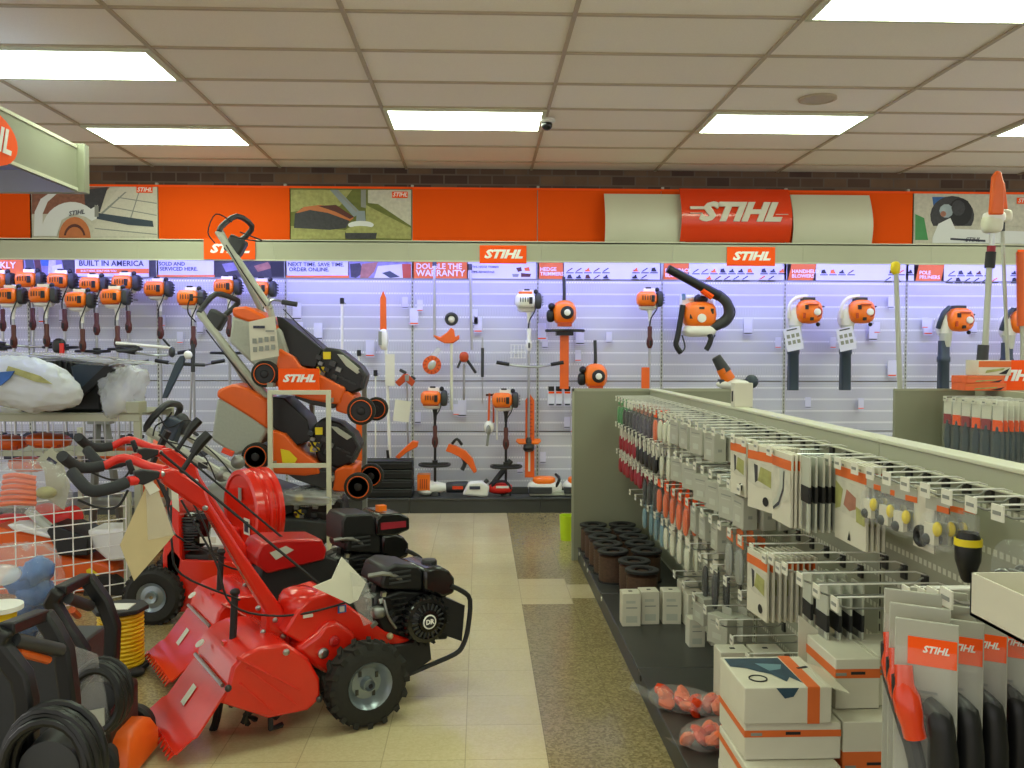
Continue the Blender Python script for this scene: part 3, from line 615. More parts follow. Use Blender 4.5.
# ---- pole pruner with orange bar cover, poles, guards and attachments in the middle
def wt(name, label, cat, px, py, Y=8.5, group=None):
    p = at(px, py, Y); t = thing(name, label, cat, (p.x, Y, p.z), group=group)
    if Y > 8.4: hang(t, -.02)
    return t, (lambda x, y, dy=0: at(x, y, Y + dy) - V((p.x, Y, p.z)))
t, q = wt('pole_pruner', 'white pole pruner with upright orange bar cover on the wall', 'pole pruner', 384, 330)
m = MB(); m.prism([(-.03, 0), (.03, 0), (.028, .3), (.0, .37), (-.028, .3)], q(383.5, 330), (1, 0, 0), (0, 0, 1), .03, 'orange_paint'); m.build('bar_cover', t, bev=.005)
m = MB(); m.ell((0, -.03, -.09), (.045, .04, .1), 'white_plastic', e=.7); m.boxc((-.03, -.06, -.08), (.03, .03, .13), 'grey_plastic'); m.build('gear_head', t)
m = MB(); m.cyl((.02, -.02, -.15), q(390, 465), .016, 'white_plastic'); m.cyl(q(388, 450), q(390, 470), .02, 'black_plastic'); m.build('pole', t)
m = MB(); m.boxc(q(390, 370, -.05), (.09, .004, .3), 'paper'); m.build('paper_tag', t)
for i, (px, y0, y1, lb) in enumerate(((434.5, 262, 338, 'thin silver pole crossing the orange warranty strip'), (470, 266, 350, 'thin silver pole right of the orange warranty strip'), (342, 300, 410, 'white accessory shaft with black tip above the upper mower engine'), (359, 352, 420, 'short dark-tipped rod right of the upper mower'), (375.5, 372, 470, 'thin shaft with black tip left of the pole pruner'), (497, 395, 440, 'slim dark shaft beside the right loop-handled trimmer'))):
    t, q = wt('accessory_shaft', lb, 'tool shaft', px, y0)
    MB().cyl(q(px, y0), q(px + (2 if i == 1 else 0), y1), .013 if i < 3 else .008, 'steel' if i < 2 else 'white_plastic').build('tube', t)
    MB().cyl(q(px, y0 - 2, -.001), q(px, y0 + 4, -.001), .02, 'black_plastic').build('end_cap', t)
t, q = wt('brush_cutter_attachment', 'attachment with dark round head over a red-brown guard on the wall', 'tool attachment', 451, 335)
m = MB(); m.torus(q(451.5, 319, -.04), .047, .018, (0, 1, .2), 'charcoal', 24, 8); m.ell(q(451.5, 319, -.04), (.035, .02, .035), 'white_plastic'); m.build('cutting_head', t)
m = MB(); m.prism([(-.17, .02), (-.1, -.0), (-.04, .04), (0, .09), (.03, .07), (.04, .0), (.08, .02), (.08, -.02), (.02, -.06), (-.06, -.06), (-.14, -.02)], q(451, 337, -.03), (1, 0, 0), (0, 0, 1), .04, 'orange_paint'); m.build('guard', t, bev=.008)
m = MB(); m.cyl(q(451.5, 328, -.05), q(451.5, 410, -.02), .014, 'cream_plastic'); m.build('pole', t)
t, q = wt('guard', 'orange toothed disc guard hanging tilted below the double warranty strip', 'guard', 433, 364)
m = MB(Mx.Translation(q(432, 365, -.05)) @ Mx.Rotation(R(32), 4, 'Y')); m.lathe([(.02, 0), (.085, 0), (.088, .015), (.05, .02), (.02, .015)], (0, 0, 0), (0, -1, 0), 'orange_paint', 24)
for k in range(12): m.boxc((.07*math.cos(k*PI/6), -.022, .07*math.sin(k*PI/6)), (.03, .01, .012), 'orange_dark', (0, -k*PI/6, 0))
m.ell((0, -.02, 0), (.035, .02, .05), 'light_grey_plastic'); m.build('disc', t)
m = MB(); m.prism([(-.07, -.02), (.05, .12), (.09, .1), (.0, -.05)], q(432, 360, -.03), (1, 0, 0), (0, 0, 1), .03, 'milky_plastic'); m.build('bag', t)
t, q = wt('pruning_attachment', 'small orange and black cutting attachment right of the disc guard', 'tool attachment', 465, 360)
m = MB(); m.ell(q(464, 357, -.03), (.045, .04, .05), 'orange_dark', e=.8); m.tube([q(461, 360, -.03), q(457.5, 368, -.03)], .012, 'charcoal'); m.tube([q(467, 360, -.03), q(476, 373, -.03)], .014, 'black_plastic'); m.build('body', t)
MB().cyl(q(464, 364, 0), q(464, 400, 0), .011, 'steel').build('pole', t)
t, q = wt('black_rod', 'black rod with steel tip hanging above the right loop-handled trimmer', 'tool shaft', 482, 358)
MB().cyl(q(482.5, 348), q(482.5, 377), .015, 'charcoal').build('grip', t); MB().cyl(q(482.5, 337), q(482.5, 348), .009, 'steel').build('tip', t); MB().cyl(q(482.5, 377), q(482.5, 404), .006, 'steel').build('rod', t)
t, q = wt('cultivator_head', 'orange and black cultivator head below the pole pruner tag', 'tool attachment', 405, 378)
m = MB(); m.prism([(-.1, -.05), (-.02, .03), (.02, .03), (.09, -.04), (.06, -.09), (0, -.04), (-.06, -.09)], q(406, 377, -.03), (1, 0, 0), (0, 0, 1), .05, 'orange_dark'); m.boxc(q(403, 371.5, -.05), (.07, .04, .03), 'charcoal', (0, .5, 0)); m.boxc(q(413, 378, -.05), (.05, .04, .03), 'charcoal', (0, .6, 0)); m.boxc(q(407, 378, -.07), (.04, .03, .06), 'grey_plastic'); m.build('body', t, bev=.006)
m = MB(); m.cyl(q(407, 383, 0), q(408, 460, 0), .009, 'steel'); m.build('pole', t)
m = MB(); m.boxc(q(402, 411, -.05), (.15, .004, .2), 'paper', (0, .12, 0)); m.build('paper_tag', t)
t, q = wt('wire_basket', 'white wire basket holding a clear pack left of the hedge trimmer blade', 'wire basket', 517, 352)
m = MB()
for k in range(5): m.tube([q(511 + k*3.5, 345), q(511 + k*3.5, 358), q(511 + k*3.5, 358, -.12), q(511 + k*3.5, 352, -.12)], .003, 'white_plastic', 5)
for y, d in ((345, 0), (358, 0), (358, -.12), (352, -.12)): m.tube([q(510, y, d), q(526, y, d)], .003, 'white_plastic', 5)
m.boxc(q(518, 352, -.05), (.12, .05, .06), 'clear_pack'); m.build('basket', t)
t, q = wt('folding_saw', 'orange handled pruning blade hanging point down at wall centre', 'hand saw', 491, 410)
m = MB(); m.boxc(q(489, 408), (.02, .02, .28), 'orange_paint', (0, .03, 0)); m.boxc(q(493.5, 408), (.018, .02, .28), 'orange_dark'); m.boxc(q(489.5, 395, .0), (.07, .02, .02), 'brown_grip'); m.build('frame', t)
m = MB(); m.ell(q(489, 427, -.02), (.05, .03, .06), 'white_plastic'); m.ell(q(488.5, 430, -.04), (.025, .03, .05), 'grey_plastic'); m.tube([q(488.5, 434, -.04), q(487, 446, -.04)], .012, 'grey_plastic'); m.build('head', t)
t, q = wt('bar_cover', 'long orange guide bar cover standing beside the right loop-handled trimmer', 'bar cover', 529.5, 440)
m = MB(); m.prism([(-.045, 0), (.045, 0), (.042, .74), (.0, .8), (-.042, .74)], q(529.5, 477), (1, 0, 0), (0, 0, 1), .03, 'orange_paint')
for k in range(12): m.boxc(V(q(529.5, 474)) + V((.0, -.034, .32 + k*.035)), (.03 if k % 2 else .05, .006, .012), 'orange_dark')
m.boxc(V(q(529.5, 474)) + V((-.005, -.034, .16)), (.02, .006, .26), 'paper'); m.build('cover', t); MB().cyl(q(529, 400), q(529, 386), .008, 'steel').build('hook', t)
for k, (x, lb) in enumerate(((551, 'small bottle pack with black cap, left of three by the end panel'), (558.5, 'small bottle pack with black cap, middle of three by the end panel'), (567, 'small bottle pack with black cap, right of three by the end panel'))):
    t, q = wt('bottle_pack', lb, 'pack', x, 398)
    MB().boxc((0, -.02, .0), (.065, .04, .15), 'paper_lilac').build('card', t, bev=.004); MB().boxc((0, -.025, .09), (.055, .04, .045), 'ink_black').build('cap', t, bev=.004); MB().boxc((0, -.045, .055), (.055, .004, .018), 'sign_orange').build('stripe', t); MB().boxc((0, -.045, -.06), (.05, .004, .015), 'ink').build('print', t)
# orange curved deflector, orange wedge and the deck goods
t, q = wt('deflector', 'orange curved deflector with black bracket leaning low on the wall', 'deflector', 460, 455, 8.5)
cv = [(446, 450), (449, 443), (456, 445), (466, 450), (473, 458), (477, 470), (474, 472), (468, 463), (460, 456), (452, 452)]
o_ = q(0, 0) ; pts = [(lambda v: (v.x, v.z))(q(x, y)) for x, y in cv]
MB().prism(pts, (0, -.02, 0), (1, 0, 0), (0, 0, 1), .09, 'orange_paint').build('shield', t, bev=.006)
m = MB(); m.tube([q(452, 444, -.05), q(457, 439, -.05), q(462, 445, -.05)], .014, 'black_plastic', sm=3); m.tube([q(462, 456, -.05), q(465, 463, -.05), q(462, 470, -.05)], .02, 'charcoal', sm=3); m.build('bracket', t)
t, q = wt('deflector', 'orange flat wedge guard lying on the black cases by the wall', 'deflector', 408, 450, 8.45)
MB().prism([(lambda v: (v.x, v.z))(q(x, y)) for x, y in ((396, 456), (405, 447), (413, 440), (419, 441), (418, 446), (408, 451), (400, 458))], (0, 0, 0), (1, 0, 0), (0, 0, 1), .1, 'orange_paint').build('shield', t, bev=.006)
c0 = None
for k in range(4):
    x0, x1 = at(362 if k < 2 else 364, 490, 8.35).x, at(413, 490, 8.35).x
    z = ZD + k * .088
    t = thing('tool_case', ['bottom black flat tool case of the stack on the deck', 'second black flat tool case from the deck', 'third black flat tool case from the deck', 'top black flat tool case under the orange wedge'][k], 'case', ((x0 + x1) / 2, 8.4, z), group='black cases stacked on the deck')
    w_ = (x1 - x0) / 2; MB().box(-w_, w_, -.11, .11, 0, .083, 'black_plastic').build('case', t, bev=.01)
    MB().box(-w_*.8, w_*.9, -.118, -.112, .05, .058, 'charcoal').build('rib', t)
def deck(name, label, cat, px, Y=8.42):
    x = at(px, 490, Y).x; return thing(name, label, cat, (x, Y, ZD))
t = deck('electric_blower', 'small orange and white blower with black nozzle lying on the deck', 'leaf blower', 424)
m = MB(); m.boxc((0, 0, .13), (.12, .14, .15), 'orange_plastic'); [m.boxc((-.03 + k*.02, -.072, .12), (.01, .006, .09), 'orange_dark') for k in range(4)]; m.build('motor_housing', t, bev=.025)
m = MB(); m.ell((0.02, 0, .04), (.09, .08, .04), 'white_plastic'); m.lathe([(.07, 0), (.055, .08), (.04, .16)], (.06, 0, .07), (1, 0, .02), 'white_plastic'); m.build('fan_housing', t)
m = MB(); m.lathe([(.035, 0), (.05, .02), (.055, .1), (.055, .2), (.05, .22)], (.2, 0, .075), (1, 0, .02), 'charcoal', 12); m.boxc((.32, -.055, .08), (.1, .01, .03), 'sign_red'); m.build('nozzle', t)
t = deck('folding_rake', 'black angled bar tool leaning on the deck below the right trimmer', 'tool', 490, 8.38)
m = MB(); m.tube([(-.02, 0, .05), (.2, .05, .33)], .028, 'black_plastic'); m.tube([(-.02, -.05, .05), (-.05, -.05, .12), (-.02, -.05, .16)], .02, 'charcoal', sm=3); m.build('bar', t)
t = deck('electric_saw', 'white saw in clear wrap lying on the deck', 'chainsaw', 477, 8.34)
m = MB(); m.prism([(-.14, .02), (-.08, .14), (.05, .15), (.12, .1), (.1, -.0), (.05, 0)], (0, 0, 0), (1, 0, 0), (0, 0, 1), .1, 'white_plastic', True); m.build('body', t, bev=.02)
MB().boxc((-.02, -.055, .09), (.1, .006, .03), 'ink').build('print', t)
t = deck('chainsaw', 'red and black chainsaw lying on the deck beside the white saw', 'chainsaw', 500, 8.4)
m = MB(); m.ell((0, 0, .07), (.12, .08, .05), 'red_plastic', e=.7); m.boxc((.02, -.07, .09), (.12, .02, .02), 'white_plastic'); m.build('body', t)
MB().tube([(-.08, -.05, .06), (-.05, -.06, .13), (.05, -.06, .14), (.1, -.05, .07)], .014, 'black_plastic', sm=3).build('handle', t); MB().boxc((.22, 0, .05), (.24, .015, .06), 'light_grey_plastic').build('guide_bar', t, bev=.005)
for px, lb, s_ in ((545, 'orange-topped chainsaw with grey body lying on the deck', 1), (580, 'orange-topped chainsaw half behind the end panel', 1)):
    t = deck('chainsaw', lb, 'chainsaw', px, 8.4)
    m = MB(); m.ell((0, 0, .08), (.17, .09, .07), 'white_plastic', 16, 8, .7); m.boxc((0.02, 0, .03), (.34, .16, .05), 'light_grey_plastic'); m.build('body', t, bev=.01)
    MB().ell((-.01, -.01, .14), (.11, .075, .045), 'orange_plastic', 16, 8, .6).build('engine_cover', t)
    m = MB(); m.boxc((-.05, -.05, .06), (.22, .1, .06), 'charcoal'); m.tube([(.08, -.06, .06), (.13, -.07, .16), (.1, 0, .2)], .016, 'black_plastic', sm=3); m.build('handle', t, bev=.01)
    m = MB(); m.boxc((-.3, -.02, .05), (.3, .02, .07), 'dark_metal'); m.build('guide_bar', t, bev=.006)
# diagonal black bar tool left (at 185,370) and white long bar (118-172, 345)
t, q = wt('kombi_attachment', 'long dark bent blade tool hanging between the trimmers and the mower rack', 'tool attachment', 184, 360, 8.15)
m = MB(); m.prism([(lambda v: (v.x, v.z))(q(x, y)) for x, y in ((181, 356), (187, 355), (184, 366), (176, 382), (168, 398), (163, 398), (168, 384), (176, 364))], (0, 0, 0), (1, 0, 0), (0, 0, 1), .04, 'dark_blue_grey'); m.build('blade', t, bev=.006)
m = MB(); m.tube([q(180, 364), q(205, 365)], .016, 'charcoal'); m.tube([q(193, 344), q(193, 372)], .02, 'charcoal'); m.ell(q(188, 355, -.02), (.04, .03, .04), 'white_plastic'); m.build('handle', t); MB().cyl(q(192, 372), q(189, 440), .011, 'steel').build('pole', t)
t, q = wt('edger_attachment', 'white horizontal shaft with small black head across the left trimmers', 'tool attachment', 145, 345, 8.1)
MB().tube([q(116, 343), q(172, 348)], .014, 'white_plastic').build('shaft', t); m = MB(); m.ell(q(172, 352), (.03, .03, .05), 'charcoal'); m.tube([q(163, 339), q(171, 348)], .01, 'black_plastic'); m.build('cutting_head', t)
t, q = wt('loop_handle_tool', 'black flat loop handle hanging below the upper row trimmers', 'tool handle', 127, 347, 8.1)
MB().tube([q(117, 349), q(120, 346), q(136, 346), q(138, 348), q(135, 350), q(120, 351)], .016, 'charcoal', closed=True, sm=2).build('loop', t)
t, q = wt('shears', 'red and black hand tool hanging behind the wrapped mower', 'hand tool', 62, 348, 8.1)
MB().boxc(q(62, 350), (.035, .03, .12), 'red_plastic').build('grip', t, bev=.005); MB().ell(q(59, 346, .02), (.06, .03, .07), 'black_plastic', e=.8).build('body', t)
# spare racks: small shelf at (485-500, 575)
tags = [(474, 320), (478, 328), (405, 305), (414, 320), (418, 420), (300, 330), (297, 315), (180, 340), (200, 330), (43, 318), (62, 318), (162, 323), (580, 340), (578, 358), (609, 340), (542, 335), (545, 345), (456, 412), (462, 412), (420, 308), (520, 470), (575, 428), (567, 425), (877, 330), (873, 336), (833, 345), (853, 345), (928, 330), (974, 330), (925, 325), (748, 330), (778, 345), (891, 305), (892, 372), (808, 405), (861, 406), (318, 335), (398, 465), (543, 460), (370, 352)]
t0 = None
for i, (x, y) in enumerate(tags):
    p = at(x, y, 8.66)
    big = i % 3 == 0
    if t0 is None or i == 1:
        pass
    o = MB().boxc((0, 0, .03), (.075, .004, .15), 'paper_lilac').boxc((0, -.003, -.03), (.07, .002, .01), 'sign_orange' if i % 2 else 'ink').build('price_tag', loc=(p.x, 8.66, p.z)) if i < 2 else None
    if o is None: o = dup(tg[i % 2], (p.x, 8.66, p.z), scale=1.1 if big else .75)
    else: tg = [o] if i == 0 else tg + [o]
    MBs = 0
    tag(o, 'small white price tag on the slotted wall', 'price tag', 'price tags on the slotted wall')
# ============================================================ CENTRE GONDOLA
SX, GH = 1.245, 1.24
bays = [(6.32, 5.10, 'farthest, against the end panel'), (5.10, 3.88, 'second from the far end'), (3.88, 2.66, 'third from the far end'), (2.66, 1.44, 'nearest in view at right'), (1.44, .4, 'right beside the camera')]
for y1, y0, lb in bays:
    t = thing('gondola_bay', 'grey-green double-sided shelving bay ' + lb, 'shelving', (SX, (y0 + y1) / 2, 0), group='bays of the centre shelving run')
    h = (y1 - y0) / 2 - .001
    MB().box(-.02, .02, -h, h, .1, GH - .06, 'slotted_panel').build('back_panel', t)
    m = MB(); m.box(-.03, .03, -h, h, GH - .06, GH - .012, 'shelf_paint'); m.box(-.036, .036, -h, h, GH - .012, GH, 'shelf_light'); m.box(-.034, .034, -h, h, GH - .066, GH - .058, 'shelf_light'); m.build('top_rail', t, bev=.003)
    u = MB(); u.box(-.026, .026, h - .03, h - .001, .1, GH - .06, 'shelf_paint')
    for q in range(28): u.box(-.0275, -.02, h - .018, h - .012, .12 + q*.038, .142 + q*.038, 'ink_black')
    u.build('slotted_upright', t)
    m = MB(); m.box(-.545, -.02, -h, h, .085, .1, 'shelf_dark'); m.box(.02, .545, -h, h, .085, .1, 'shelf_dark'); m.build('base_deck', t, bev=.004)
    MB().box(-.54, -.53, -h, h, 0, .084, 'shelf_dark').build('kick_plate', t); MB().box(.53, .54, -h, h, 0, .084, 'shelf_dark').build('kick_plate', t)
t = thing('end_panel', 'tall grey-green end panel of the centre shelving run', 'panel', (SX, 6.34, 0))
MB().box(-.585, .72, 0, .03, .0, GH, 'shelf_panel').build('panel', t, bev=.004)
m = MB(); m.box(-.585, .72, -.004, .0, GH - .02, GH, 'shelf_paint'); m.box(-.585, -.57, -.004, 0, 0, GH, 'shelf_paint'); m.build('edge_trim', t)
# tag clips along the deck edge
for px, py in ((579, 549), (584, 559), (587, 566), (601, 590), (640, 671)):
    p = atx(px, py, SX - .55)
    tag(MB().lathe([(.013, 0), (.013, .004)], (0, 0, 0), (-1, 0, 0), 'paper' if px < 630 else 'ink_black', 12).build('deck_clip', loc=(SX - .5455, p.y, .085)), 'small round clip on the front edge of the gondola deck', 'clip', 'clips on the deck edge')
# ---- peg hooks
def hook_(L):
    t = thing('peg_hook', 'x', 'hook')
    MB().boxc((-.004, 0, 0), (.008, .03, .04), 'dark_metal').build('back_plate', t)
    MB().tube([(0, 0, .012), (-.012, 0, .012), (-.03, 0, .0), (-L + .02, 0, 0), (-L, 0, .008)], .0028, 'steel', 6).tube([(0, .0, .02), (-.03, 0, .03), (-L - .005, 0, .028), (-L - .01, 0, .02)], .0024, 'white_plastic', 6).build('wire', t)
    MB().boxc((-L - .012, 0, .012), (.004, .042, .034), 'paper').boxc((-L - .0145, 0, .012), (.0015, .028, .008), 'grey_plastic').build('price_tag', t)
    return t
HK = {.26: None, .15: None, .34: None}
hooks = []
def hook(Y, z, L=.26, X=None, label=None, grp=None):
    loc = ((SX - .02) if X is None else X, Y, z)
    if HK[L] is None: HK[L] = hook_(L); o = HK[L]; o.location = loc
    else: o = dup(HK[L], loc)
    rn = 'top' if z > 1.1 else 'second' if z > .9 else 'third' if z > .7 else 'lower'
    o['label'] = label or 'steel peg hook with white price tag in the %s row of the centre shelving' % rn
    o['group'] = grp or 'peg hooks in the %s row' % rn
    return o
# ---- hanging packs: origin at the hang hole, face towards -x
def printed_card(w_, h, art_='lime', name='carded_pack'):
    t = thing(name, 'x', 'carded pack')
    MB().box(-.004, .004, -w_/2, w_/2, -h, .02, 'box_white').build('card', t, bev=.001)
    MB().box(-.0055, -.004, -w_/2, w_/2, -.03, .0, 'box_orange').build('orange_band', t)
    m = MB(); f = lambda pl, mm, d=.0056: m.add([(-d, (a - .5) * w_, -b * h) for a, b in pl], [tuple(range(len(pl)))], mm)
    if art_ == 'lime': f([(.02, .2), (.98, .18), (.98, .55), (.6, .62), (.02, .6)], 'pic_pale'); f([(.1, .3), (.5, .25), (.6, .5), (.1, .58)], 'pic_lime', .006); f([(.6, .24), (.75, .22), (.7, .55), (.6, .5)], 'pic_dark', .006); f([(.3 + .11*math.cos(k*PI/6), .83 + .08*math.sin(k*PI/6)) for k in range(12)], 'ink_black', .006)
    elif art_ == 'sweep': f([(.02, .16), (.98, .16), (.98, .8), (.02, .6)], 'pic_pale'); f([(.25, .16), (.6, .16), (.55, .4), (.7, .6), (.95, .74), (.9, .84), (.6, .76), (.35, .5)], 'light_grey_plastic', .006); f([(.3, .18), (.36, .18), (.4, .45), (.62, .68), (.92, .8), (.9, .84), (.58, .73), (.34, .48)], 'pic_dark', .0064)
    elif art_ == 'skin': f([(.02, .2), (.98, .16), (.98, .6), (.02, .64)], 'pic_pale'); f([(.3, .35), (.6, .28), (.7, .5), (.5, .56), (.3, .5)], 'pic_skin', .006); f([(.02, .5), (.3, .46), (.28, .66), (.02, .68)], 'pic_lime', .006); f([(.45, .95), (.5, .82), (.55, .95)], 'ink_black', .006); f([(.72, .3), (.98, .2), (.98, .6), (.8, .55)], 'pic_lime', .006)
    m.build('printed_art', t)
    return t
def carton(w_, h, d):
    t = thing('small_carton', 'x', 'carton')
    MB().box(-d, 0, -w_/2, w_/2, -h, 0, 'box_grey').build('box', t, bev=.003)
    MB().box(-.001, .001, -.025, .025, 0, .03, 'box_grey').build('hang_tab', t)
    m = MB(); m.box(-d - .001, -d, -w_*.32, w_*.32, -h*.22, -h*.18, 'grey_plastic'); m.box(-d - .001, -d, -w_*.3, w_*.3, -h*.34, -h*.31, 'light_grey_plastic'); m.box(-d - .001, -d, -w_*.22, w_*.22, -h*.8, -h*.6, 'light_grey_plastic'); m.boxc((-d*.5, -w_/2 - .0005, -h*.6), (d*.3, .001, h*.1), 'grey_plastic'); m.build('print', t)
    return t
def soft_pack(w_, h, colm, top='paper', name='bagged_part', d=.012):
    t = thing(name, 'x', 'bagged part')
    MB().box(-.001, .001, -w_/2, w_/2, -h*.15, .015, top).build('header_card', t)
    m = MB(); m.ell((0, 0, -h*.6), (d, w_*.42, h*.38), colm, 8, 6, .7); m.build('contents', t)
    MB().ell((0, 0, -h*.6), (d*1.25, w_*.5, h*.42), 'clear_pack', 8, 6, .5).build('bag', t)
    return t
def strip_pack(colm='red_dark'):
    t = thing('looped_pack', 'x', 'looped pack')
    MB().tube([(0, -.035, -.0), (0, 0, .015), (0, .035, 0), (0, .04, -.075), (0, -.04, -.075)], .005, 'paper', 5, closed=True, sm=2).build('loop', t)
    MB().ell((0, 0, -.105), (.014, .052, .05), colm, 8, 6, .7).build('contents', t)
    return t
P_ = {'cl': printed_card(.17, .2, 'lime'), 'cs': printed_card(.17, .21, 'sweep'), 'ck': printed_card(.22, .22, 'skin'), 'cn': printed_card(.14, .19, 'lime'),
      'bx': carton(.115, .12, .055), 'bt': carton(.1, .11, .06),
      'sd': soft_pack(.07, .2, 'ink_black', 'paper'), 'sp': soft_pack(.07, .2, 'purple_dark', 'pic_skin'), 'sg': soft_pack(.07, .17, 'green', 'green'), 'sr': soft_pack(.07, .17, 'orange_paint', 'sign_orange'), 'sw': soft_pack(.07, .15, 'cream_plastic', 'paper'),
      'st': soft_pack(.06, .16, 'teal', 'teal'), 'rl': strip_pack('red_dark'), 'bl': strip_pack('black_plastic'), 'cb': soft_pack(.09, .17, 'grey_plastic', 'box_orange', 'blister_pack'), 'db': None}
def darkbar():
    t = thing('guide_bar_sleeve', 'x', 'guide bar sleeve')
    MB().box(-.003, .003, -.04, .04, -.21, .02, 'light_grey_plastic').build('sleeve', t)
    MB().box(-.0045, .0045, -.041, .041, -.12, -.07, 'ink_black').build('dark_band', t); MB().box(-.004, .004, -.02, .02, -.205, -.12, 'steel').build('bar', t)
    return t
P_['db'] = darkbar()
def mini():
    t = thing('blister_pack', 'x', 'blister pack')
    MB().box(-.001, .001, -.045, .045, -.02, .012, 'box_grey').box(-.002, .002, -.045, .0, -.02, -.006, 'box_orange').build('header_card', t); MB().box(-.001, .001, -.045, .045, -.11, -.02, 'clear_pack').build('clear_back', t)
    m = MB(); m.boxc((-.008, .01, -.075), (.012, .04, .05), 'box_white'); m.build('insert', t); m = MB(); m.ell((-.012, -.018, -.06), (.01, .012, .018), 'yellow', 8, 6); m.build('yellow_part', t); m = MB(); m.ell((-.012, .02, -.09), (.012, .016, .014), 'charcoal', 8, 6); m.build('dark_part', t)
    MB().ell((-.008, 0, -.07), (.018, .043, .045), 'clear_pack', 10, 6, .5).build('clear_bubble', t)
    return t
P_['cm'] = mini()
first = set()
LBL = {'cm': ('small clear blister pack with orange header', 'small blister packs'), 'cl': ('green garden picture card pack', 'green picture card packs'), 'cs': ('card pack with curved blade picture', 'curved blade card packs'), 'ck': ('large card pack with flower-like picture', 'large picture card packs'), 'cn': ('narrow green picture card pack', 'narrow green picture card packs'),
       'bx': ('pale grey boxed spare part', 'pale grey boxes'), 'bt': ('small pale grey boxed spare part', 'small pale boxes'), 'sd': ('black bagged part with white header', 'black bagged parts'), 'sp': ('purple bagged part', 'purple bagged parts'), 'sg': ('green headed bagged part', 'green bagged parts'),
       'sr': ('orange bagged part with orange header', 'orange bagged parts'), 'sw': ('cream coloured part in a clear bag', 'cream bagged parts'), 'st': ('blue-grey bagged part', 'blue-grey bagged parts'), 'rl': ('dark red pack on a white loop', 'dark red looped packs'), 'bl': ('black pack on a white loop', 'black looped packs'),
       'cb': ('blister pack with orange header', 'blister packs'), 'db': ('black-banded grey guide bar sleeve', 'guide bar sleeves')}
def fill(k, Y, z, n, x0, dx, where, rz=0., jit=.1, X=None):
    for i in range(n):
        x = (X if X is not None else SX - .02) - x0 + i * dx
        r = (rnd.random() - .5) * jit + rz
        loc = (x, Y + (rnd.random() - .5) * .006, z - .005)
        lb = LBL[k][0] + ' hanging ' + where; gp = LBL[k][1] + ' hanging ' + where
        if k not in first:
            first.add(k); o = P_[k]; o.location = loc; o.rotation_euler = (0, 0, r)
        else: o = dup(P_[k], loc, r)
        o['label'] = lb; o['group'] = gp
# top row z=1.165
ZA = 1.165
y = 6.2; i = 0
while y > 2.78:
    hook(y, ZA, .26)
    if y > 6.05: fill('sg', y, ZA, 3, .25, .03, 'at the far end of the top row')
    elif y > 5.6: fill('sd', y, ZA, 5, .25, .03, 'at the far end of the top row')
    elif y > 5.05: fill('sp', y, ZA, 5, .25, .028, 'near the far end of the top row')
    elif y > 4.85: fill('sr', y, ZA, 3, .24, .03, 'in the middle of the top row')
    elif y > 4.5: fill('sw', y, ZA, 4, .24, .04, 'in the middle of the top row')
    y -= .125 if y > 4.6 else .14
for Y, k, n, x0, dx, rz in ((4.42, 'bx', 3, .2, .062, .1), (4.22, 'bx', 3, .2, .062, 0), (3.98, 'bx', 3, .2, .062, -.25), (3.74, 'bx', 2, .2, .062, .0)):
    fill(k, Y, ZA, n, x0, dx, 'from the top row, centre shelving', abs(rz) + .15, .3)
fill('cn', 3.27, ZA, 4, .26, .012, 'left in the top row', .12, .02); fill('db', 3.18, ZA, 4, .23, .02, 'behind the narrow green cards')
fill('cl', 3.0, ZA, 7, .26, .013, 'in the middle of the top row', .22, .03); fill('cs', 2.82, ZA, 3, .25, .014, 'beside the green picture cards', .0, .03); fill('db', 2.7, ZA, 6, .22, .02, 'between the blade cards and the flower card')
fill('ck', 2.55, ZA, 4, .14, .016, 'right of the grey sleeves', 0., .02)
for Y in (2.68, 2.6, 2.48, 2.38, 2.28, 2.18, 2.08, 1.98, 1.88, 1.78): hook(Y, 1.16, .15)
for Y, k, n in ((2.4, 'cm', 4), (2.3, 'cm', 3), (2.22, 'cm', 3), (2.06, 'cm', 3)): fill(k, Y, 1.15, n, .14, .03, 'in the top row of the nearest bay', .15)
t = thing('carded_spare', 'white card with a small black wheel hanging at the right of the top row', 'carded part', (SX - .15, 2.14, 1.16)); t.scale = (.85,)*3
MB().box(-.003, .003, -.06, .06, -.17, .01, 'box_white').build('card', t); MB().torus((-.012, 0, -.13), .022, .011, (1, 0, 0), 'ink_black', 16, 8).build('wheel', t)
t = thing('trimmer_head_pack', 'tapered dark trimmer line head in a clear pack with yellow label', 'blister pack', (SX - .13, 1.98, 1.12)); t.scale = (.72,)*3
MB().lathe([(.03, 0), (.04, .03), (.038, .09), (.02, .15), (.012, .16)], (0, 0, -.04), (0, 0, -1), 'black_plastic', 14).build('head', t); MB().lathe([(.041, 0), (.042, .022)], (0, 0, -.06), (0, 0, -1), 'yellow', 14).build('label_ring', t); MB().box(-.002, .002, -.06, .06, -.04, .02, 'clear_pack').build('header', t)
t = thing('chain_part_bag', 'clear bag of loose metal links at the right edge of the photo', 'bagged part', (SX - .17, 1.7, 1.14))
m = MB()
for k in range(16): m.torus((rnd.uniform(-.03, .03), rnd.uniform(-.05, .05), -.06 - rnd.random()*.13), .012, .004, (rnd.random(), rnd.random(), rnd.random()), 'cast_metal', 10, 5)
m.build('metal_links', t); MB().ell((0, 0, -.12), (.045, .075, .11), 'clear_pack', 12, 8, .5).build('bag', t)
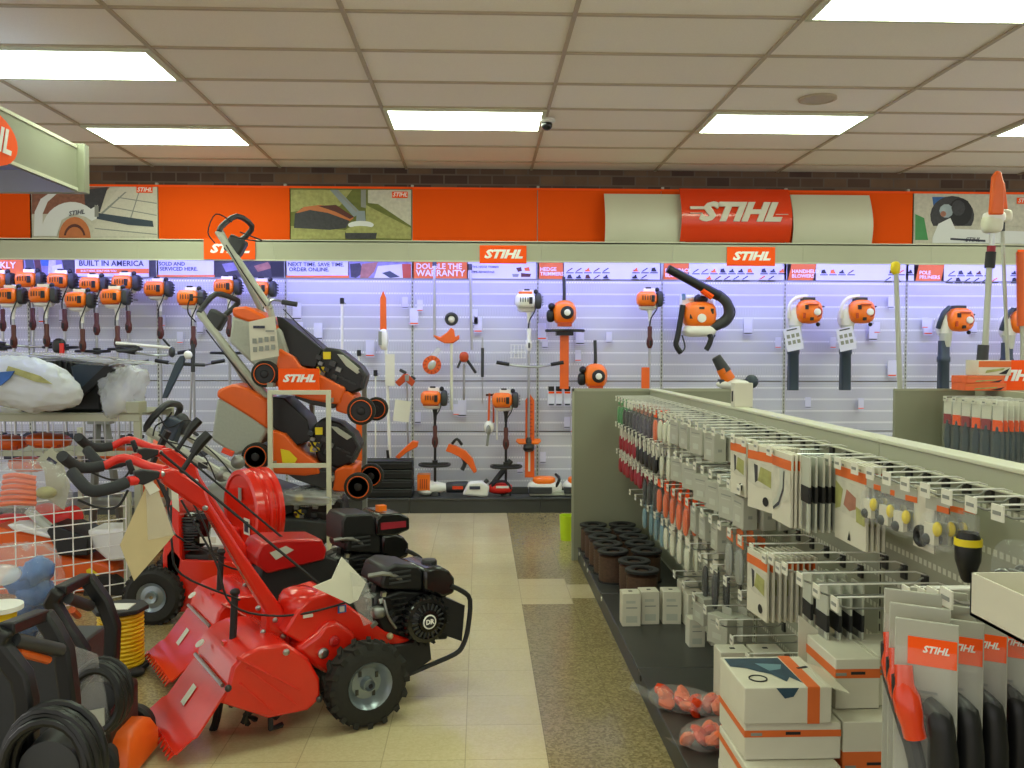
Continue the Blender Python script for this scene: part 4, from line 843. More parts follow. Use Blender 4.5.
# second row z=.98
y = 6.2
while y > 3.1:
    if y > 4.6 or y < 4.4: hook(y, .985, .26)
    y -= .135
for j, Y in enumerate((6.1, 5.97, 5.83, 5.7, 5.56)): fill('rl', Y, .985, 5, .25, .035, 'in the second row at the far end')
for Y in (5.42, 5.3, 5.15, 5.02, 4.9): fill('bl', Y, .985, 5, .25, .035, 'in the second row')
for Y in (4.72, 4.55): fill('sw', Y, .985, 4, .25, .035, 'in the second row before the boxes')
for Y in (4.38, 4.12, 3.9, 3.68, 3.48, 3.3): fill('bx', Y, .985 - (.0 if Y > 4 else .02), 3, .2, .062, 'from the second row', .2, .35)
# third row z=.80
y = 6.15
while y > 2.75:
    hook(y, .80, .26); y -= .14
for Y in (6.1, 5.96, 5.82): fill('rl', Y, .83, 5, .25, .035, 'in the third row at the far end')
for Y in (5.66, 5.5, 5.36): fill('rl', Y, .83, 4, .25, .04, 'in the third row, nearer group')
for Y in (5.2, 5.06, 4.9): fill('sd', Y, .80, 4, .25, .035, 'in the third row')
for Y in (4.78, 4.62, 4.46, 4.3, 4.16): fill('sr', Y, .80, 4, .25, .04, 'in the third row above the white cartons')
for Y in (3.98, 3.82, 3.62): fill('bt', Y, .80, 3, .2, .065, 'from the third row', 0, .05)
for Y in (3.42, 3.28): fill('cb', Y, .80, 3, .25, .04, 'in the third row before the green cards')
fill('cl', 3.0, .80, 9, .27, .02, 'in the third row', .1, .03)
for Y in (2.72, 2.6): fill('db', Y, .8, 4, .2, .035, 'in the third row right of the green cards')
for Y in (2.62, 2.5, 2.38, 2.26, 2.14): hook(Y, .87, .34)
# fourth row
y = 5.6
while y > 3.0:
    hook(y, .60, .26); y -= .2
for Y in (5.2, 5.0, 4.86, 4.7): fill('st', Y, .62, 3, .25, .04, 'low above the cord spools')
for Y in (4.6, 4.44, 4.28, 4.12): fill('sw', Y, .62, 4, .25, .04, 'low above the white cartons')
for Y in (3.9, 3.74): fill('sd', Y, .60, 2, .22, .05, 'low in the middle bay')
for Y in (4.3, 4.1, 3.9, 3.7, 3.5, 3.3, 3.1): hook(Y, .40, .26)
fill('bx', 3.62, .42, 2, .2, .065, 'lowest, above the row of white boxes', .5, .05); fill('bx', 3.9, .42, 1, .2, .065, 'lowest, above the row of white boxes', .2, .05)
# ---- spools on the deck
def spool_(h=.19, r=.095):
    t = thing('cord_spool', 'x', 'spool')
    m = MB(); m.lathe([(r*.5, h), (r, h), (r, h - .012), (r*.9, h - .014), (r*.5, h - .014)], (0, 0, 0), (0, 0, 1), 'ink_black', 28, closed=True); m.build('top_flange', t)
    m = MB(); m.lathe([(r*.66, h + .001), (r*.7, h + .0025), (r*.93, h + .0025), (r*.97, h + .001)], (0, 0, 0), (0, 0, 1), 'charcoal', 28, closed=True); m.build('rim_label', t)
    m = MB(); m.lathe([(.03, 0), (r*.92, 0)] + [(r*(.93 if k % 2 else .9), .012 + k*.0085) for k in range(int((h - .03) / .0085))] + [(.04, h - .012)], (0, 0, 0), (0, 0, 1), 'brown_cord', 28); m.build('wound_cord', t)
    m = MB(); m.lathe([(r*.5, 0), (r*.5, h - .002), (r*.44, h - .002), (r*.4, .02)], (0, 0, 0), (0, 0, 1), 'black_plastic', 20); m.build('core', t)
    m = MB(); m.lathe([(r, 0), (r, .01), (.02, .01)], (0, 0, 0), (0, 0, 1), 'ink_black', 28); m.build('bottom_flange', t)
    return t
sp0 = spool_(); n = 0
pos = ['in the left file', 'in the right file']
ords = ['nearest', 'second', 'third', 'fourth', 'farthest']
for c_, xs in enumerate((.815, 1.02)):
    for k in range(5):
        loc = (xs - .004*k, 5.38 + .207 * k, .1); o = sp0 if n == 0 else dup(sp0, loc); o.location = loc; n += 1
        o['label'] = 'brown cord spool on the deck, %s one %s' % (ords[k], pos[c_]); o['group'] = 'brown cord spools on the deck'
for k, (x, y, z) in enumerate(((.9, 5.12, .1), (.905, 4.9, .1))):
    o = dup(sp0, (x, y, z), label=['brown cord spool standing just in front of the two files', 'nearest brown cord spool, right behind the white cartons'][k])
# ---- small white cartons on the deck
def vbox(w_, d, h):
    t = thing('white_carton', 'x', 'carton')
    MB().box(-w_/2, w_/2, -d/2, d/2, 0, h, 'box_white').build('box', t, bev=.003)
    m = MB(); m.box(-w_*.3, w_*.3, -d/2 - .001, -d/2, h*.12, h*.32, 'light_grey_plastic'); m.box(-w_*.3, w_*.3, -d/2 - .001, -d/2, h*.55, h*.58, 'grey_plastic'); m.box(-w_*.3, w_*.2, -d/2 - .001, -d/2, h*.7, h*.78, 'light_grey_plastic'); m.box(-.01, .01, -.008, .008, h, h + .001, 'ink_black'); m.build('print', t)
    return t
v0 = vbox(.095, .095, .17)
lst = [(.775, 4.52, 0, 'leftmost white carton in the front row on the deck'), (.875, 4.55, .03, 'second white carton in the front row on the deck'), (.99, 4.55, -.03, 'third white carton in the front row, after a small gap'), (1.12, 4.72, 0, 'white carton behind the third one, left'), (1.19, 4.86, .05, 'white carton farthest back beside the panel'), (1.1, 4.5, .1, 'white carton behind the two lower cartons'),
       (1.18, 4.36, .1, 'white carton against the panel above the lower ones')]
for i, (x, y, rz, lb) in enumerate(lst):
    o = v0 if i == 0 else dup(v0, (x, y, .1), rz); o.location = (x, y, .1); o.rotation_euler = (0, 0, rz); o['label'] = lb; o['group'] = 'white cartons standing on the deck'
for x, y, rz, lb in ((1.03, 4.18, .02, 'shorter white carton standing forward of the row, left one'), (1.14, 4.2, .02, 'shorter white carton standing forward of the row, right one')):
    dup(v0, (x, y, .1), rz, lb, 'white cartons standing on the deck', scale=(.8, .8, .8))
v1 = vbox(.12, .1, .24); k = 0
for i, x in enumerate((.99, 1.12)):
    for j, y in enumerate((3.42, 3.2, 2.98)):
        o = v1 if k == 0 else dup(v1, (x, y, .1)); o.location = (x + .02*j, y, .1); k += 1
        o['label'] = 'tall pale box %s, %s' % (['right behind the big printed box', 'in the middle of its file', 'last of its file behind the big printed box'][2 - j], ['left file', 'right file'][i]); o['group'] = 'tall pale boxes behind the printed box'
# ---- bags of orange parts at the deck edge
def parts_bag(loc, s, rz, label, seed):
    t = thing('parts_bag', label, 'bag', loc, rz, 'bags of orange parts on the deck edge'); r_ = random.Random(seed)
    m = MB()
    for k in range(16): m.ell((r_.uniform(-.09, .08)*s, r_.uniform(-.05, .05)*s, .02 + r_.random()*.035), (.034*s, .026*s, .016), 'part_orange' if k % 3 else 'sign_red', 8, 5, .7, (r_.random(), r_.random(), r_.random()*3))
    m.build('orange_parts', t)
    MB().ell((-.0, 0, .04), (.13*s, .085*s, .042), 'clear_plastic', 16, 8, .8).add([(-.12*s, -.04*s, .03), (-.12*s, .04*s, .03), (-.21*s, .02*s, .07), (-.2*s, -.04*s, .06)], [(0, 1, 2, 3)], 'clear_plastic').build('clear_bag', t)
parts_bag((.79, 3.42, .1), 1, -.5, 'clear bag of orange parts lying across the deck edge, leftmost', 1)
parts_bag((.93, 3.36, .1), .85, .2, 'red-orange parts bag tucked against the big boxes', 2)
parts_bag((.83, 3.1, .1), 1, .5, 'nearest clear bag of orange parts at the bottom edge', 3)
parts_bag((.95, 3.16, .1), .9, 1.4, 'second bag of orange parts beside the lowest printed box', 4)
# ---- printed boxes in front
def pbox(w_, d, h, loc, rz, label, top=True, stripe='x', flap=False):
    t = thing('printed_box', label, 'box', loc, rz)
    MB().box(0, w_, 0, d, 0, h, 'box_white').build('box', t, bev=.003)
    e = .0012; m = MB()
    if stripe == 'x':
        m.box(w_*.72, w_*.86, -e, 0, 0, h, 'box_orange'); m.box(w_*.72, w_*.86, 0, d, h, h + e, 'box_orange')
    else:
        m.box(-e, w_, -e, 0, h*.62, h*.8, 'box_orange'); m.box(-e, 0, 0, d, h*.62, h*.8, 'box_orange')
    m.build('orange_stripe', t)
    if top:
        m = MB(); m.add([(w_*a, d*b, h + e) for a, b in ((.03, .93), (.7, .93), (.71, .12), (.62, .3), (.54, .16), (.44, .4), (.3, .5), (.2, .6), (.03, .66))], [tuple(range(9))], 'pic_navy')
        m.add([(w_*a, d*b, h + 1.6*e) for a, b in ((.35, .75), (.66, .7), (.6, .55), (.45, .5))], [(0, 1, 2, 3)], 'teal'); m.add([(w_*a, -e, h*b) for a, b in ((.36, .99), (.62, .99), (.56, .75), (.46, .7))], [(0, 1, 2, 3)], 'pic_navy')
        m.torus((w_*.24, d*.27, h + e), w_*.1, .0022, (0, 0, 1), 'ink_black', 24, 5); m.build('printed_picture', t)
        m = MB(); m.boxc((w_*.88, d*.6, h + e), (.035, .01, .0015), 'ink_black', (0, 0, .4)); m.build('hang_slot', t)
    else:
        m = MB(); m.boxc((w_*.5, -e, h*.72), (.04, .0015, .008), 'ink_black'); m.boxc((w_*.12, -e, h*.7), (.03, .0015, .008), 'grey_plastic'); m.build('hang_slot', t)
    if flap: MB().boxc((w_ + .02, d*.45, h - .012), (.07, d*.8, .003), 'box_white', (0, .35, 0)).build('open_flap', t)
    return t
pbox(.235, .24, .098, (.70, 2.3, .515), 0, 'big white box with navy picture and orange stripe on top of the stack', flap=True)
pbox(.26, .25, .1, (.705, 2.31, .414), 0, 'white box with hang slot directly under the big picture box', False, 'z')
pbox(.25, .27, .1, (.70, 2.27, .312), 0, 'grey-fronted white box with orange side stripe third in the stack', False, 'z')
pbox(.25, .27, .21, (.70, 2.28, .1), 0, 'lowest white box of the left stack on the deck', False, 'z')
pbox(.17, .26, .41, (.975, 2.32, .1), 0, 'tall white base box of the right stack behind', False, 'z')
pbox(.125, .22, .14, (.985, 2.4, .512), 0, 'open white box with orange band right of the big picture box', False, 'z', True)
pbox(.108, .2, .14, (1.114, 2.42, .512), 0, 'second open white box with orange band against the panel', False, 'z')
pbox(.074, .26, .41, (1.148, 2.3, .1), 0, 'tall white base box nearest the panel in the right stack', False, 'z')
for x, y, lb in ((1.01, 2.55, 'upright cream box flap leaning behind the open boxes, left'), (1.13, 2.56, 'upright cream box flap leaning behind the open boxes, right')):
    t = thing('box_flap', lb, 'box flap', (x, y + .075, .51)); MB().prism([(-.05, 0), (.05, 0), (.05, .12), (-.05, .2)], (0, 0, 0), (1, 0, 0), (0, 0, 1), .004, 'box_white').build('flap', t)
# ---- clamshell hand tools, near right
def clam():
    t = thing('clamshell_pruner', 'x', 'packaged hand tool')
    MB().box(-.052, .052, -.003, .003, -.38, .03, 'box_grey').build('backing_card', t, bev=.002)
    MB().box(-.03, .05, -.005, -.003, -.05, .0, 'sign_orange').build('orange_header', t)
    text('STIHL', .017, 'sign_white', t, (.016, -.006, -.02), shear=.3, bold=.03)
    m = MB(); [m.box(-.04, .02 - k*.008, -.0045, -.003, -.1 - k*.014, -.095 - k*.014, 'grey_plastic') for k in range(3)]; m.build('small_print', t)
    m = MB(); m.tube([(-.035, -.02, -.05), (-.028, -.035, -.1), (-.012, -.035, -.17)], [.016, .024, .02], 'sign_red', 10, sm=3); m.build('red_handle', t)
    m = MB(); m.tube([(.004, -.02, -.115), (.024, -.03, -.13), (.032, -.03, -.2), (.03, -.025, -.3), (.02, -.02, -.38)], [.018, .024, .026, .026, .022], 'black_plastic', 10, sm=3); m.tube([(-.04, -.02, -.07), (-.035, -.02, -.14), (-.01, -.025, -.22), (0, -.03, -.36)], .015, 'ink_black', 8, sm=3); m.build('black_handle', t)
    m = MB(); m.rings([[V((a*s_, b, c)) for a, b, c in ((-.05, -.004, -.38), (.05, -.004, -.38), (.05, -.004, -.02), (-.05, -.004, -.02))] if s_ == 1 else [V((a*.84, -.045, c)) for a, b, c in ((-.05, 0, -.36), (.05, 0, -.36), (.05, 0, -.05), (-.05, 0, -.05))] for s_ in (1, 0)], 'clear_pack'); m.build('clear_shell', t)
    return t
c0 = clam(); n = 0
for j, (x, y) in enumerate(((.80, 1.55), (.875, 1.6), (.95, 1.65), (1.03, 1.7))):
    for i in range(3):
        loc = (x + .015*i, y + .055 * i, .99 - .012*j + .012*i); o = c0 if n == 0 else dup(c0, loc); o.location = loc; o.rotation_euler = (0, 0, -.55); n += 1
        o['label'] = 'red-handled clamshell hand tool, %s file, %s' % (['leftmost', 'second', 'third', 'rightmost'][j], ['front pack', 'middle pack', 'rear pack'][i]); o['group'] = 'clamshell hand tools at the right edge'
for j in range(4): hook(1.62 + .05*j, 1.03 - .012*j, .34)
t = thing('white_tray', 'open white cardboard tray sticking out at the right edge', 'tray', (1.0, 1.38, 1.045))
m = MB(); m.box(-.15, .2, -.08, .12, 0, .006, 'box_white'); m.box(-.15, .2, -.08, -.076, 0, .075, 'box_white'); m.box(-.15, -.146, -.08, .12, 0, .075, 'box_white'); m.box(-.15, .2, .116, .12, 0, .075, 'box_white'); m.build('tray', t)
MB().boxc((0, -.0815, .05), (.06, .002, .01), 'ink_black').build('hang_slot', t)
# box standing on the spine top, small flap on the rail
p = at(742, 410, 3.2)
t = thing('white_carton', 'small pale carton standing on top of the centre rail', 'carton', (SX, 4.22, GH))
MB().box(-.035, .055, -.03, .03, 0, .115, 'box_white').build('box', t, bev=.003); MB().boxc((-.036, 0, .05), (.002, .02, .05), 'ink_black').build('print', t)
t = thing('leaf_blower_unit', 'white blower base with black-orange nozzle resting on the shelving behind the rail', 'leaf blower', at(735, 389, 6.36)); t.location.z = GH; t.location.y = 6.36; Qd = lambda x, y: at(x, y, 6.36) - t.location
m = MB(); m.ell((0, 0, .03), (.14, .06, .04), 'white_plastic'); m.boxc((-.02, 0, .05), (.2, .06, .03), 'dark_blue_grey'); m.ell((.12, 0, .05), (.05, .05, .05), 'dark_blue_grey'); m.build('base', t)
m = MB(); m.tube([Qd(729, 380), Qd(722, 368)], [.05, .045], 'orange_plastic', 12); m.tube([Qd(725, 372), Qd(716, 357)], [.048, .035], 'charcoal', 12); m.build('nozzle', t)
t = thing('lime_bin', 'lime green bin peeping out behind the end panel', 'bin', (.70, 7.05, 0)); MB().lathe([(.055, 0), (.065, .2), (.06, .2), (.05, .02)], (0, 0, 0), (0, 0, 1), 'lime', 20).build('bin', t)
# ============================================================ RIGHT GONDOLA
RX = 3.62
t = thing('end_panel', 'grey-green end panel of the right-hand shelving run', 'panel', (RX, 6.34, 0))
MB().box(-.615, .67, 0, .03, 0, GH, 'shelf_panel').build('panel', t, bev=.004); MB().box(-.615, .67, -.004, 0, GH - .015, GH, 'shelf_paint').build('edge_trim', t)
for y1, y0, lb in ((6.32, 5.1, 'farthest'), (5.1, 3.88, 'second'), (3.88, 2.66, 'third')):
    t = thing('gondola_bay', 'bay of the right-hand shelving run, ' + lb + ' from the camera', 'shelving', (RX, (y0 + y1) / 2, 0), group='bays of the right shelving run'); h = (y1 - y0) / 2 - .001
    MB().box(-.02, .02, -h, h, .1, GH - .05, 'slotted_panel').build('back_panel', t); MB().box(-.036, .036, -h, h, GH - .05, GH, 'shelf_paint').build('top_rail', t, bev=.004); MB().box(-.545, .545, -h, h, .07, .1, 'shelf_dark').build('base_deck', t)
LBL['lp'] = ('dark tool pack with red band', 'long packs'); 
def longpack(c):
    t = thing('long_pack', 'x', 'packaged tool')
    MB().box(-.003, .003, -.035, .035, -.1, .02, 'paper').build('header_card', t); MB().box(-.005, .005, -.034, .034, -.16, -.09, c).build('colour_band', t); MB().rings([[V((a_*s_, b_*w2, z_)) for a_, b_ in ((-1, -1), (1, -1), (1, 1), (-1, 1))] for z_, s_, w2 in ((-.13, .006, .008), (-.2, .008, .02), (-.28, .008, .024), (-.36, .005, .014))], 'dark_blue_grey').build('tool', t, bev=.003); MB().boxc((0, 0, -.2), (.022, .074, .4), 'clear_pack').build('clear_pack', t)
    return t
P_['lp'] = longpack('red_dark'); P_['lq'] = longpack('sign_orange'); LBL['lq'] = ('dark tool pack with orange band', 'orange topped long packs')
for j, Y in enumerate((6.1, 5.98, 5.86, 5.74, 5.62, 5.5)):
    hook(Y, 1.17, .34, RX - .02, 'white tipped peg hook on the right-hand shelving run', 'peg hooks on the right shelving run')
    fill('lp' if j % 2 == 0 else 'lq', Y, 1.17, 8, .33, .036, 'on the right-hand shelving run', .3, .1, RX - .02)
def flatbox(px0, px1, py0, py1, Y, label, rz, m1='box_white', m2='box_orange'):
    a = at(px0, py1, Y); b_ = at(px1, py0, Y); t = thing('tool_box', label, 'box', ((a.x + b_.x)/2, Y, a.z), rz); w_ = (b_.x - a.x)/2; h = b_.z - a.z
    MB().box(-w_, w_, -.09, .09, 0, h, m1).build('box', t, bev=.003); m = MB(); m.box(-w_*.98, w_*.98, -.092, -.09, h*.55, h*.95, m2); m.build('orange_band', t)
    m = MB(); m.add([(-w_*.6, -.0935, h*.15), (w_*.5, -.0935, h*.35), (w_*.6, -.0935, h*.5), (-w_*.5, -.0935, h*.35)], [(0, 1, 2, 3)], 'pic_lime'); m.add([(w_*.2, -.0938, h*.1), (w_*.9, -.0938, h*.5), (w_*.7, -.0938, h*.1)], [(0, 1, 2)], 'ink_black'); m.build('printed_picture', t); return t
zt = GH
a = flatbox(958, 999, 384, 391.5, 6.1, 'lower flat orange and white tool box on the right-hand shelving', .0, 'part_orange'); a.location.z = GH
b = flatbox(958, 997, 377, 384, 6.1, 'middle flat orange and white tool box on the right-hand shelving', .08, 'part_orange'); b.location.z = GH + .053
c = flatbox(972, 1004, 362, 377, 6.12, 'upright picture tool box topmost on the right-hand shelving', -.05); c.location.z = GH + .104
p = at(1017, 377, 6.1); t = thing('hanging_sign', 'orange sign with white letters standing on the right-hand shelving', 'sign', (p.x, 6.1, GH))
MB().box(-.13, .13, -.01, .01, 0, .21, 'sign_orange').build('plate', t); text('STIHL', .1, 'sign_white', t, (-.03, -.013, .1), shear=.3, bold=.05, sx=1.15)
MB().box(-.2, -.135, -.02, .02, 0, .2, 'cream_plastic').build('side_card', t)
# tall pole pruners standing behind the right end panel
def tall(label, pts, r, parts_, Y=6.52):
    p0 = at(*pts[0], Y); d = p0 - at(*pts[-1], Y); base = p0 + d * (p0.z / -d.z) if d.z < 0 else p0
    t = thing('pole_pruner', label, 'pole pruner', (base.x, Y, 0)); q = lambda x, y, dy=0: at(x, y, Y + dy) - t.location
    MB().cyl((0, 0, .02), q(*pts[-1]), r, 'light_grey_plastic', n=10).build('pole', t)
    parts_(t, q); return t
def pp1(t, q):
    MB().tube([q(982, 362), q(983.5, 345)], .04, 'charcoal', 10).build('lower_grip', t); MB().tube([q(989.5, 268), q(991, 252)], .036, 'ink_black', 10).build('upper_grip', t); MB().tube([q(991, 253), q(991.5, 246)], .03, 'red_dark', 10).build('red_collar', t)
    m = MB(); m.tube([q(991.5, 246), q(992, 233)], .02, 'steel'); m.ell(q(992, 224), (.07, .06, .07), 'cream_plastic', e=.6); m.ell(q(994, 217), (.075, .06, .04), 'white_plastic', e=.6); m.build('gear_head', t)
    m = MB(); m.prism([(lambda v: (v.x, v.z))(q(*k)) for k in ((985, 216), (998, 216), (999, 190), (996, 174), (992, 172), (988, 178))], (0, -.03, 0), (1, 0, 0), (0, 0, 1), .05, 'orange_paint'); m.build('bar_cover', t, bev=.012)
tall('tall pole pruner with red bar cover and thick silver pole standing at the right', [(983, 390), (990.5, 246)], .022, pp1)
def pp2(t, q):
    m = MB(); m.ell(q(1003, 216), (.06, .05, .05), 'cream_plastic', e=.6); m.boxc(q(1002, 226), (.03, .03, .08), 'charcoal'); m.build('gear_head', t)
    m = MB(); m.prism([(lambda v: (v.x, v.z))(q(*k)) for k in ((998, 210), (1007, 210), (1004, 184), (1000, 176), (997, 180))], (0, .02, 0), (1, 0, 0), (0, 0, 1), .04, 'orange_paint'); m.build('bar_cover', t, bev=.01)
tall('slimmer pole pruner standing right behind the taller one', [(1007, 345), (1002, 222)], .014, pp2, 6.62)
def pp3(t, q):
    MB().ell(q(895.5, 268), (.035, .03, .05), 'yellow', e=.8).build('yellow_tip', t)
tall('slim grey pole with a bright yellow tip behind the right end panel', [(900, 389), (896, 268)], .018, pp3, 6.5)
def pp4(t, q):
    MB().tube([q(1023, 326), q(1022, 252)], .04, 'orange_paint', 10).build('bar_cover', t)
tall('pole with long orange cover cut by the right photo edge', [(1023, 385), (1022, 300)], .016, pp4, 6.5)
# ============================================================ MOWER RACK AND MOWERS
def xz(v): return (v.x, v.z)
MY = 6.6
def mower(label, P, root_px, tagged=False):
    p0 = at(root_px[0], root_px[1], MY); t = thing('lawn_mower', label, 'lawn mower', (p0.x, MY, p0.z))
    def q(x, y, dy=-.22): return at(x, y, MY + dy) - t.location
    def pr(m, poly, mt, y0, y1): m.prism([xz(q(x, y, y0)) for x, y in poly], (0, y0, 0), (1, 0, 0), (0, 0, 1), -(y1 - y0), mt); return m
    def PR(name, poly, mt, y0, y1, bev=.012):
        pts = [xz(q(x, y, y0)) for x, y in poly]; m = MB()
        a = [V((x, y0, z)) for x, z in pts]; b = [V((x, y1, z)) for x, z in pts]; m.rings([a, b], mt); return m.build(name, t, bev=bev)
    PR('grass_bag', P['bag'], 'grey_fabric', -.2, .2, .02); PR('bag_lid', P['lid'], 'orange_paint', -.21, .21, .02)
    PR('rear_flap', P['flap'], 'black_plastic', -.16, .2, .01); PR('mower_deck', P['deck'], 'orange_paint', -.22, .22, .015)
    PR('deck_skirt', P['skirt'], 'charcoal', -.2, .2, .012); PR('front_housing', P['front'], 'orange_paint', -.2, .2, .015)
    PR('engine', P['eng'], 'black_plastic', -.15, .12, .02)
    PR('engine_label', P['lab'], 'light_grey_plastic', -.155, .08, .003)
    m = MB()
    for (x, y) in P['fins']: m.boxc(q(x, y, -.155), (.06, .01, .012), 'charcoal', (0, .35, 0))
    m.build('cooling_fins', t)
    m = MB()
    for (x, y, s) in P['yel']: m.boxc(q(x, y, -.165), (s*.0074, .02, s*.0074), 'yellow')
    m.build('yellow_tag', t)
    m = MB(); y0_, y1_ = P['yel'][0][:2], P['yel'][1][:2]
    for dx, dy, s, mt in ((-8, 2, 5, 'charcoal'), (-6, 8, 4, 'cast_metal'), (6, 8, 6, 'dark_metal'), (0, 14, 5, 'charcoal'), (12, 14, 5, 'cast_metal'), (-4, 18, 4, 'cast_metal'), (8, 21, 5, 'charcoal'), (-9, 14, 3, 'brown_grip')): m.boxc(q(y0_[0] + dx, y0_[1] + dy, -.16), (s*.0074, .05, s*.006), mt, (0, .4, 0))
    m.tube([q(y0_[0] - 10, y0_[1] + 4, -.17), q(y0_[0] - 6, y0_[1] + 14, -.18), q(y1_[0] + 8, y1_[1] + 8, -.17)], .008, 'ink_black', 6, sm=3)
    m.build('engine_fittings', t)
    m = MB(); e_ = P['eng']; m.tube([q(e_[4][0], e_[4][1] + 3, -.155), q(e_[5][0] - 1, e_[5][1] + 1, -.16), q(e_[6][0], e_[6][1] - 2, -.155)], .016, 'charcoal', 8); m.build('front_guard', t)
    def wheel(x, y, r, dy, nm='wheel'):
        c = q(x, y, dy); o = MB().lathe([(.0, -.0), (r*.7, .0), (r*.74, -.008), (r*.86, -.008), (r, .0), (r, .045), (r*.7, .05)], (0, 0, 0), (0, 1, 0), 'rubber', 26).build(nm, t, loc=c)
        MB().torus((0, -.009, 0), r*.76, r*.035, (0, 1, 0), 'orange_paint', 30, 6).build('rim_ring', o)
        MB().lathe([(.01, -.012), (r*.25, -.01), (r*.3, -.004), (r*.66, -.004)], (0, 0, 0), (0, 1, 0), 'black_plastic', 20).build('hub', o)
    for w_ in P['wheels']: wheel(*w_)
    if P.get('handle'):
        h = P['handle']; m = MB(); m.tube([q(*h[0], -.12), q(*h[1], -.12)], .028, 'light_grey_plastic', 8); m.build('handlebar', t)
        MB().tube([q(*h[1], -.12), q(*h[2], -.1)], .024, 'light_grey_plastic', 8).build('lower_bar', t)
        MB().tube([q(*h[0], .1) + V((.02, 0, 0)), q(*h[2], .12)], .02, 'grey_plastic', 8).build('far_bar', t)
        MB().tube([q(*c, dy) for c, dy in P['loop']], .02, 'charcoal', 8, sm=3).build('handle_loop', t)
        m = MB(); m.boxc(q(*P['box'], -.08), (.13, .1, .13), 'charcoal', (0, .5, 0)); m.build('control_box', t, bev=.02)
        m = MB()
        for c in P['wires']: m.tube([q(x, y, -.16) for x, y in c], .005, 'ink_black', 5, sm=4)
        m.build('control_wires', t)
    if tagged:
        m = MB(); m.prism([xz(q(x, y, -.3)) for x, y in ((250, 322), (276, 316), (280, 356), (252, 361))], (0, -.33, 0), (1, 0, 0), (0, 0, 1), .004, 'box_white')
        for r_ in range(2):
            for c in range(4): m.boxc(q(254.5 + c*6 + r_*.6, 341 + r_*8.5 - c*.8, -.34), (.028, .003, .035), 'grey_plastic')
        m.boxc(q(259, 327, -.34), (.08, .003, .018), 'ink'); m.boxc(q(270, 331, -.34), (.06, .003, .01), 'grey_plastic'); m.build('hang_tag', t)
    return t
up = dict(bag=[(229, 342), (232, 316), (246, 320), (262, 318), (281, 330), (288, 352), (280, 372), (256, 368)], lid=[(232, 316), (232, 307.5), (245, 306), (262, 314), (278, 327), (276, 332), (262, 322), (248, 322)],
    flap=[(276, 316), (283, 318), (300, 331), (322, 349), (316, 368), (300, 366), (284, 352)], deck=[(279, 348), (294, 357), (300, 366), (322, 376), (345, 388), (340, 405), (310, 400), (284, 393), (274, 384), (276, 366)],
    skirt=[(294, 398), (300, 380), (338, 382), (341, 396), (334, 409), (312, 405)], front=[(339, 393), (346, 391), (354, 396), (352, 414), (345, 414), (335, 411)],
    eng=[(312, 364), (317, 352), (326, 347.5), (340, 350), (360, 366), (366, 375), (362, 390), (352, 394), (334, 392), (318, 380)], lab=[(337, 354), (343, 355), (362, 371), (357, 374), (346, 366)],
    fins=[(340, 377), (346, 380), (352, 383)], yel=[(327, 355.5, 7), (321, 371, 8)], wheels=[(264.5, 374, .095, -.27), (361, 411, .1, -.27), (265, 372, .095, .2), (376, 409, .09, .2)],
    handle=[(218, 231), (270, 309), (279, 345)], loop=[((219, 232), -.14), ((222, 226), -.1), ((237, 216), .0), ((252, 226), .1), ((246, 236), .14), ((240, 240), .12)], box=(236, 246),
    wires=[[(215, 243), (208, 232), (216, 214), (232, 222)], [(230, 236), (250, 240), (262, 241), (256, 238), (240, 232)], [(226, 245), (240, 268), (256, 292), (266, 306)]])
t = mower('upper rack mower, nose down, with large price sheet on its grass bag', up, (318, 392), True)
q = lambda x, y, dy=-.2: at(x, y, MY + dy) - t.location
MB().tube([q(268, 306), q(272, 300), q(280, 301), q(290, 303)], .009, 'steel', 6, sm=3).cyl(q(282, 302), q(297, 304.5), .018, 'charcoal').build('side_lever', t)
MB().tube([q(283, 309), q(322, 348)], .004, 'dark_metal', 5).build('starter_rope', t); UPM = t
lo = dict(bag=[(211, 440), (217, 398), (240, 404), (262, 424), (268, 430), (260, 444), (236, 456)], lid=[(216, 397), (217, 390), (232, 384), (246, 387), (267, 400), (268, 430), (250, 418)],
    flap=[(271, 397), (284, 398), (307, 420), (312, 440), (296, 446), (282, 434), (268, 424)], deck=[(271, 430), (285, 434), (296, 447), (316, 462), (320, 474), (305, 476), (274, 474), (268, 460), (267, 440)],
    skirt=[(276, 468), (310, 468), (334, 472), (334, 488), (322, 489), (296, 480)], front=[(335, 470), (344, 466), (355, 467), (354, 480), (347, 492), (332, 491)],
    eng=[(311, 440), (314, 425), (322, 418), (340, 423), (354, 434), (360, 446), (352, 464), (338, 469), (318, 462)], lab=[(330, 426), (337, 427), (352, 437), (347, 440), (338, 434)],
    fins=[(340, 449), (346, 452), (350, 457)], yel=[(319, 431, 7), (315, 447, 9)], wheels=[(255.5, 457, .1, -.27), (358, 487, .1, -.27), (257, 455, .095, .2), (371, 476, .095, .2)],
    handle=[(199, 312), (266, 398), (276, 430)], loop=[((199, 313), -.14), ((203, 307), -.1), ((216, 294), -.06), ((232, 298), .08), ((238, 303), .14), ((224, 316), .12)], box=(216, 320),
    wires=[[(196, 322), (188, 312), (191, 298), (204, 298)], [(206, 330), (226, 356), (250, 386), (262, 400)]])
LOM = mower('lower rack mower, nose down, behind the grey frame with bare grass bag', lo, (310, 472))
m = MB(); m.prism([xz(at(x, y, MY - .24) - LOM.location) for x, y in ((280, 449), (289, 451), (297, 459), (294, 464), (282, 463))], (0, -.225, 0), (1, 0, 0), (0, 0, 1), .003, 'yellow'); m.build('warning_sticker', LOM)
g = LOM.location.copy(); g.z = .13; g.x += .0
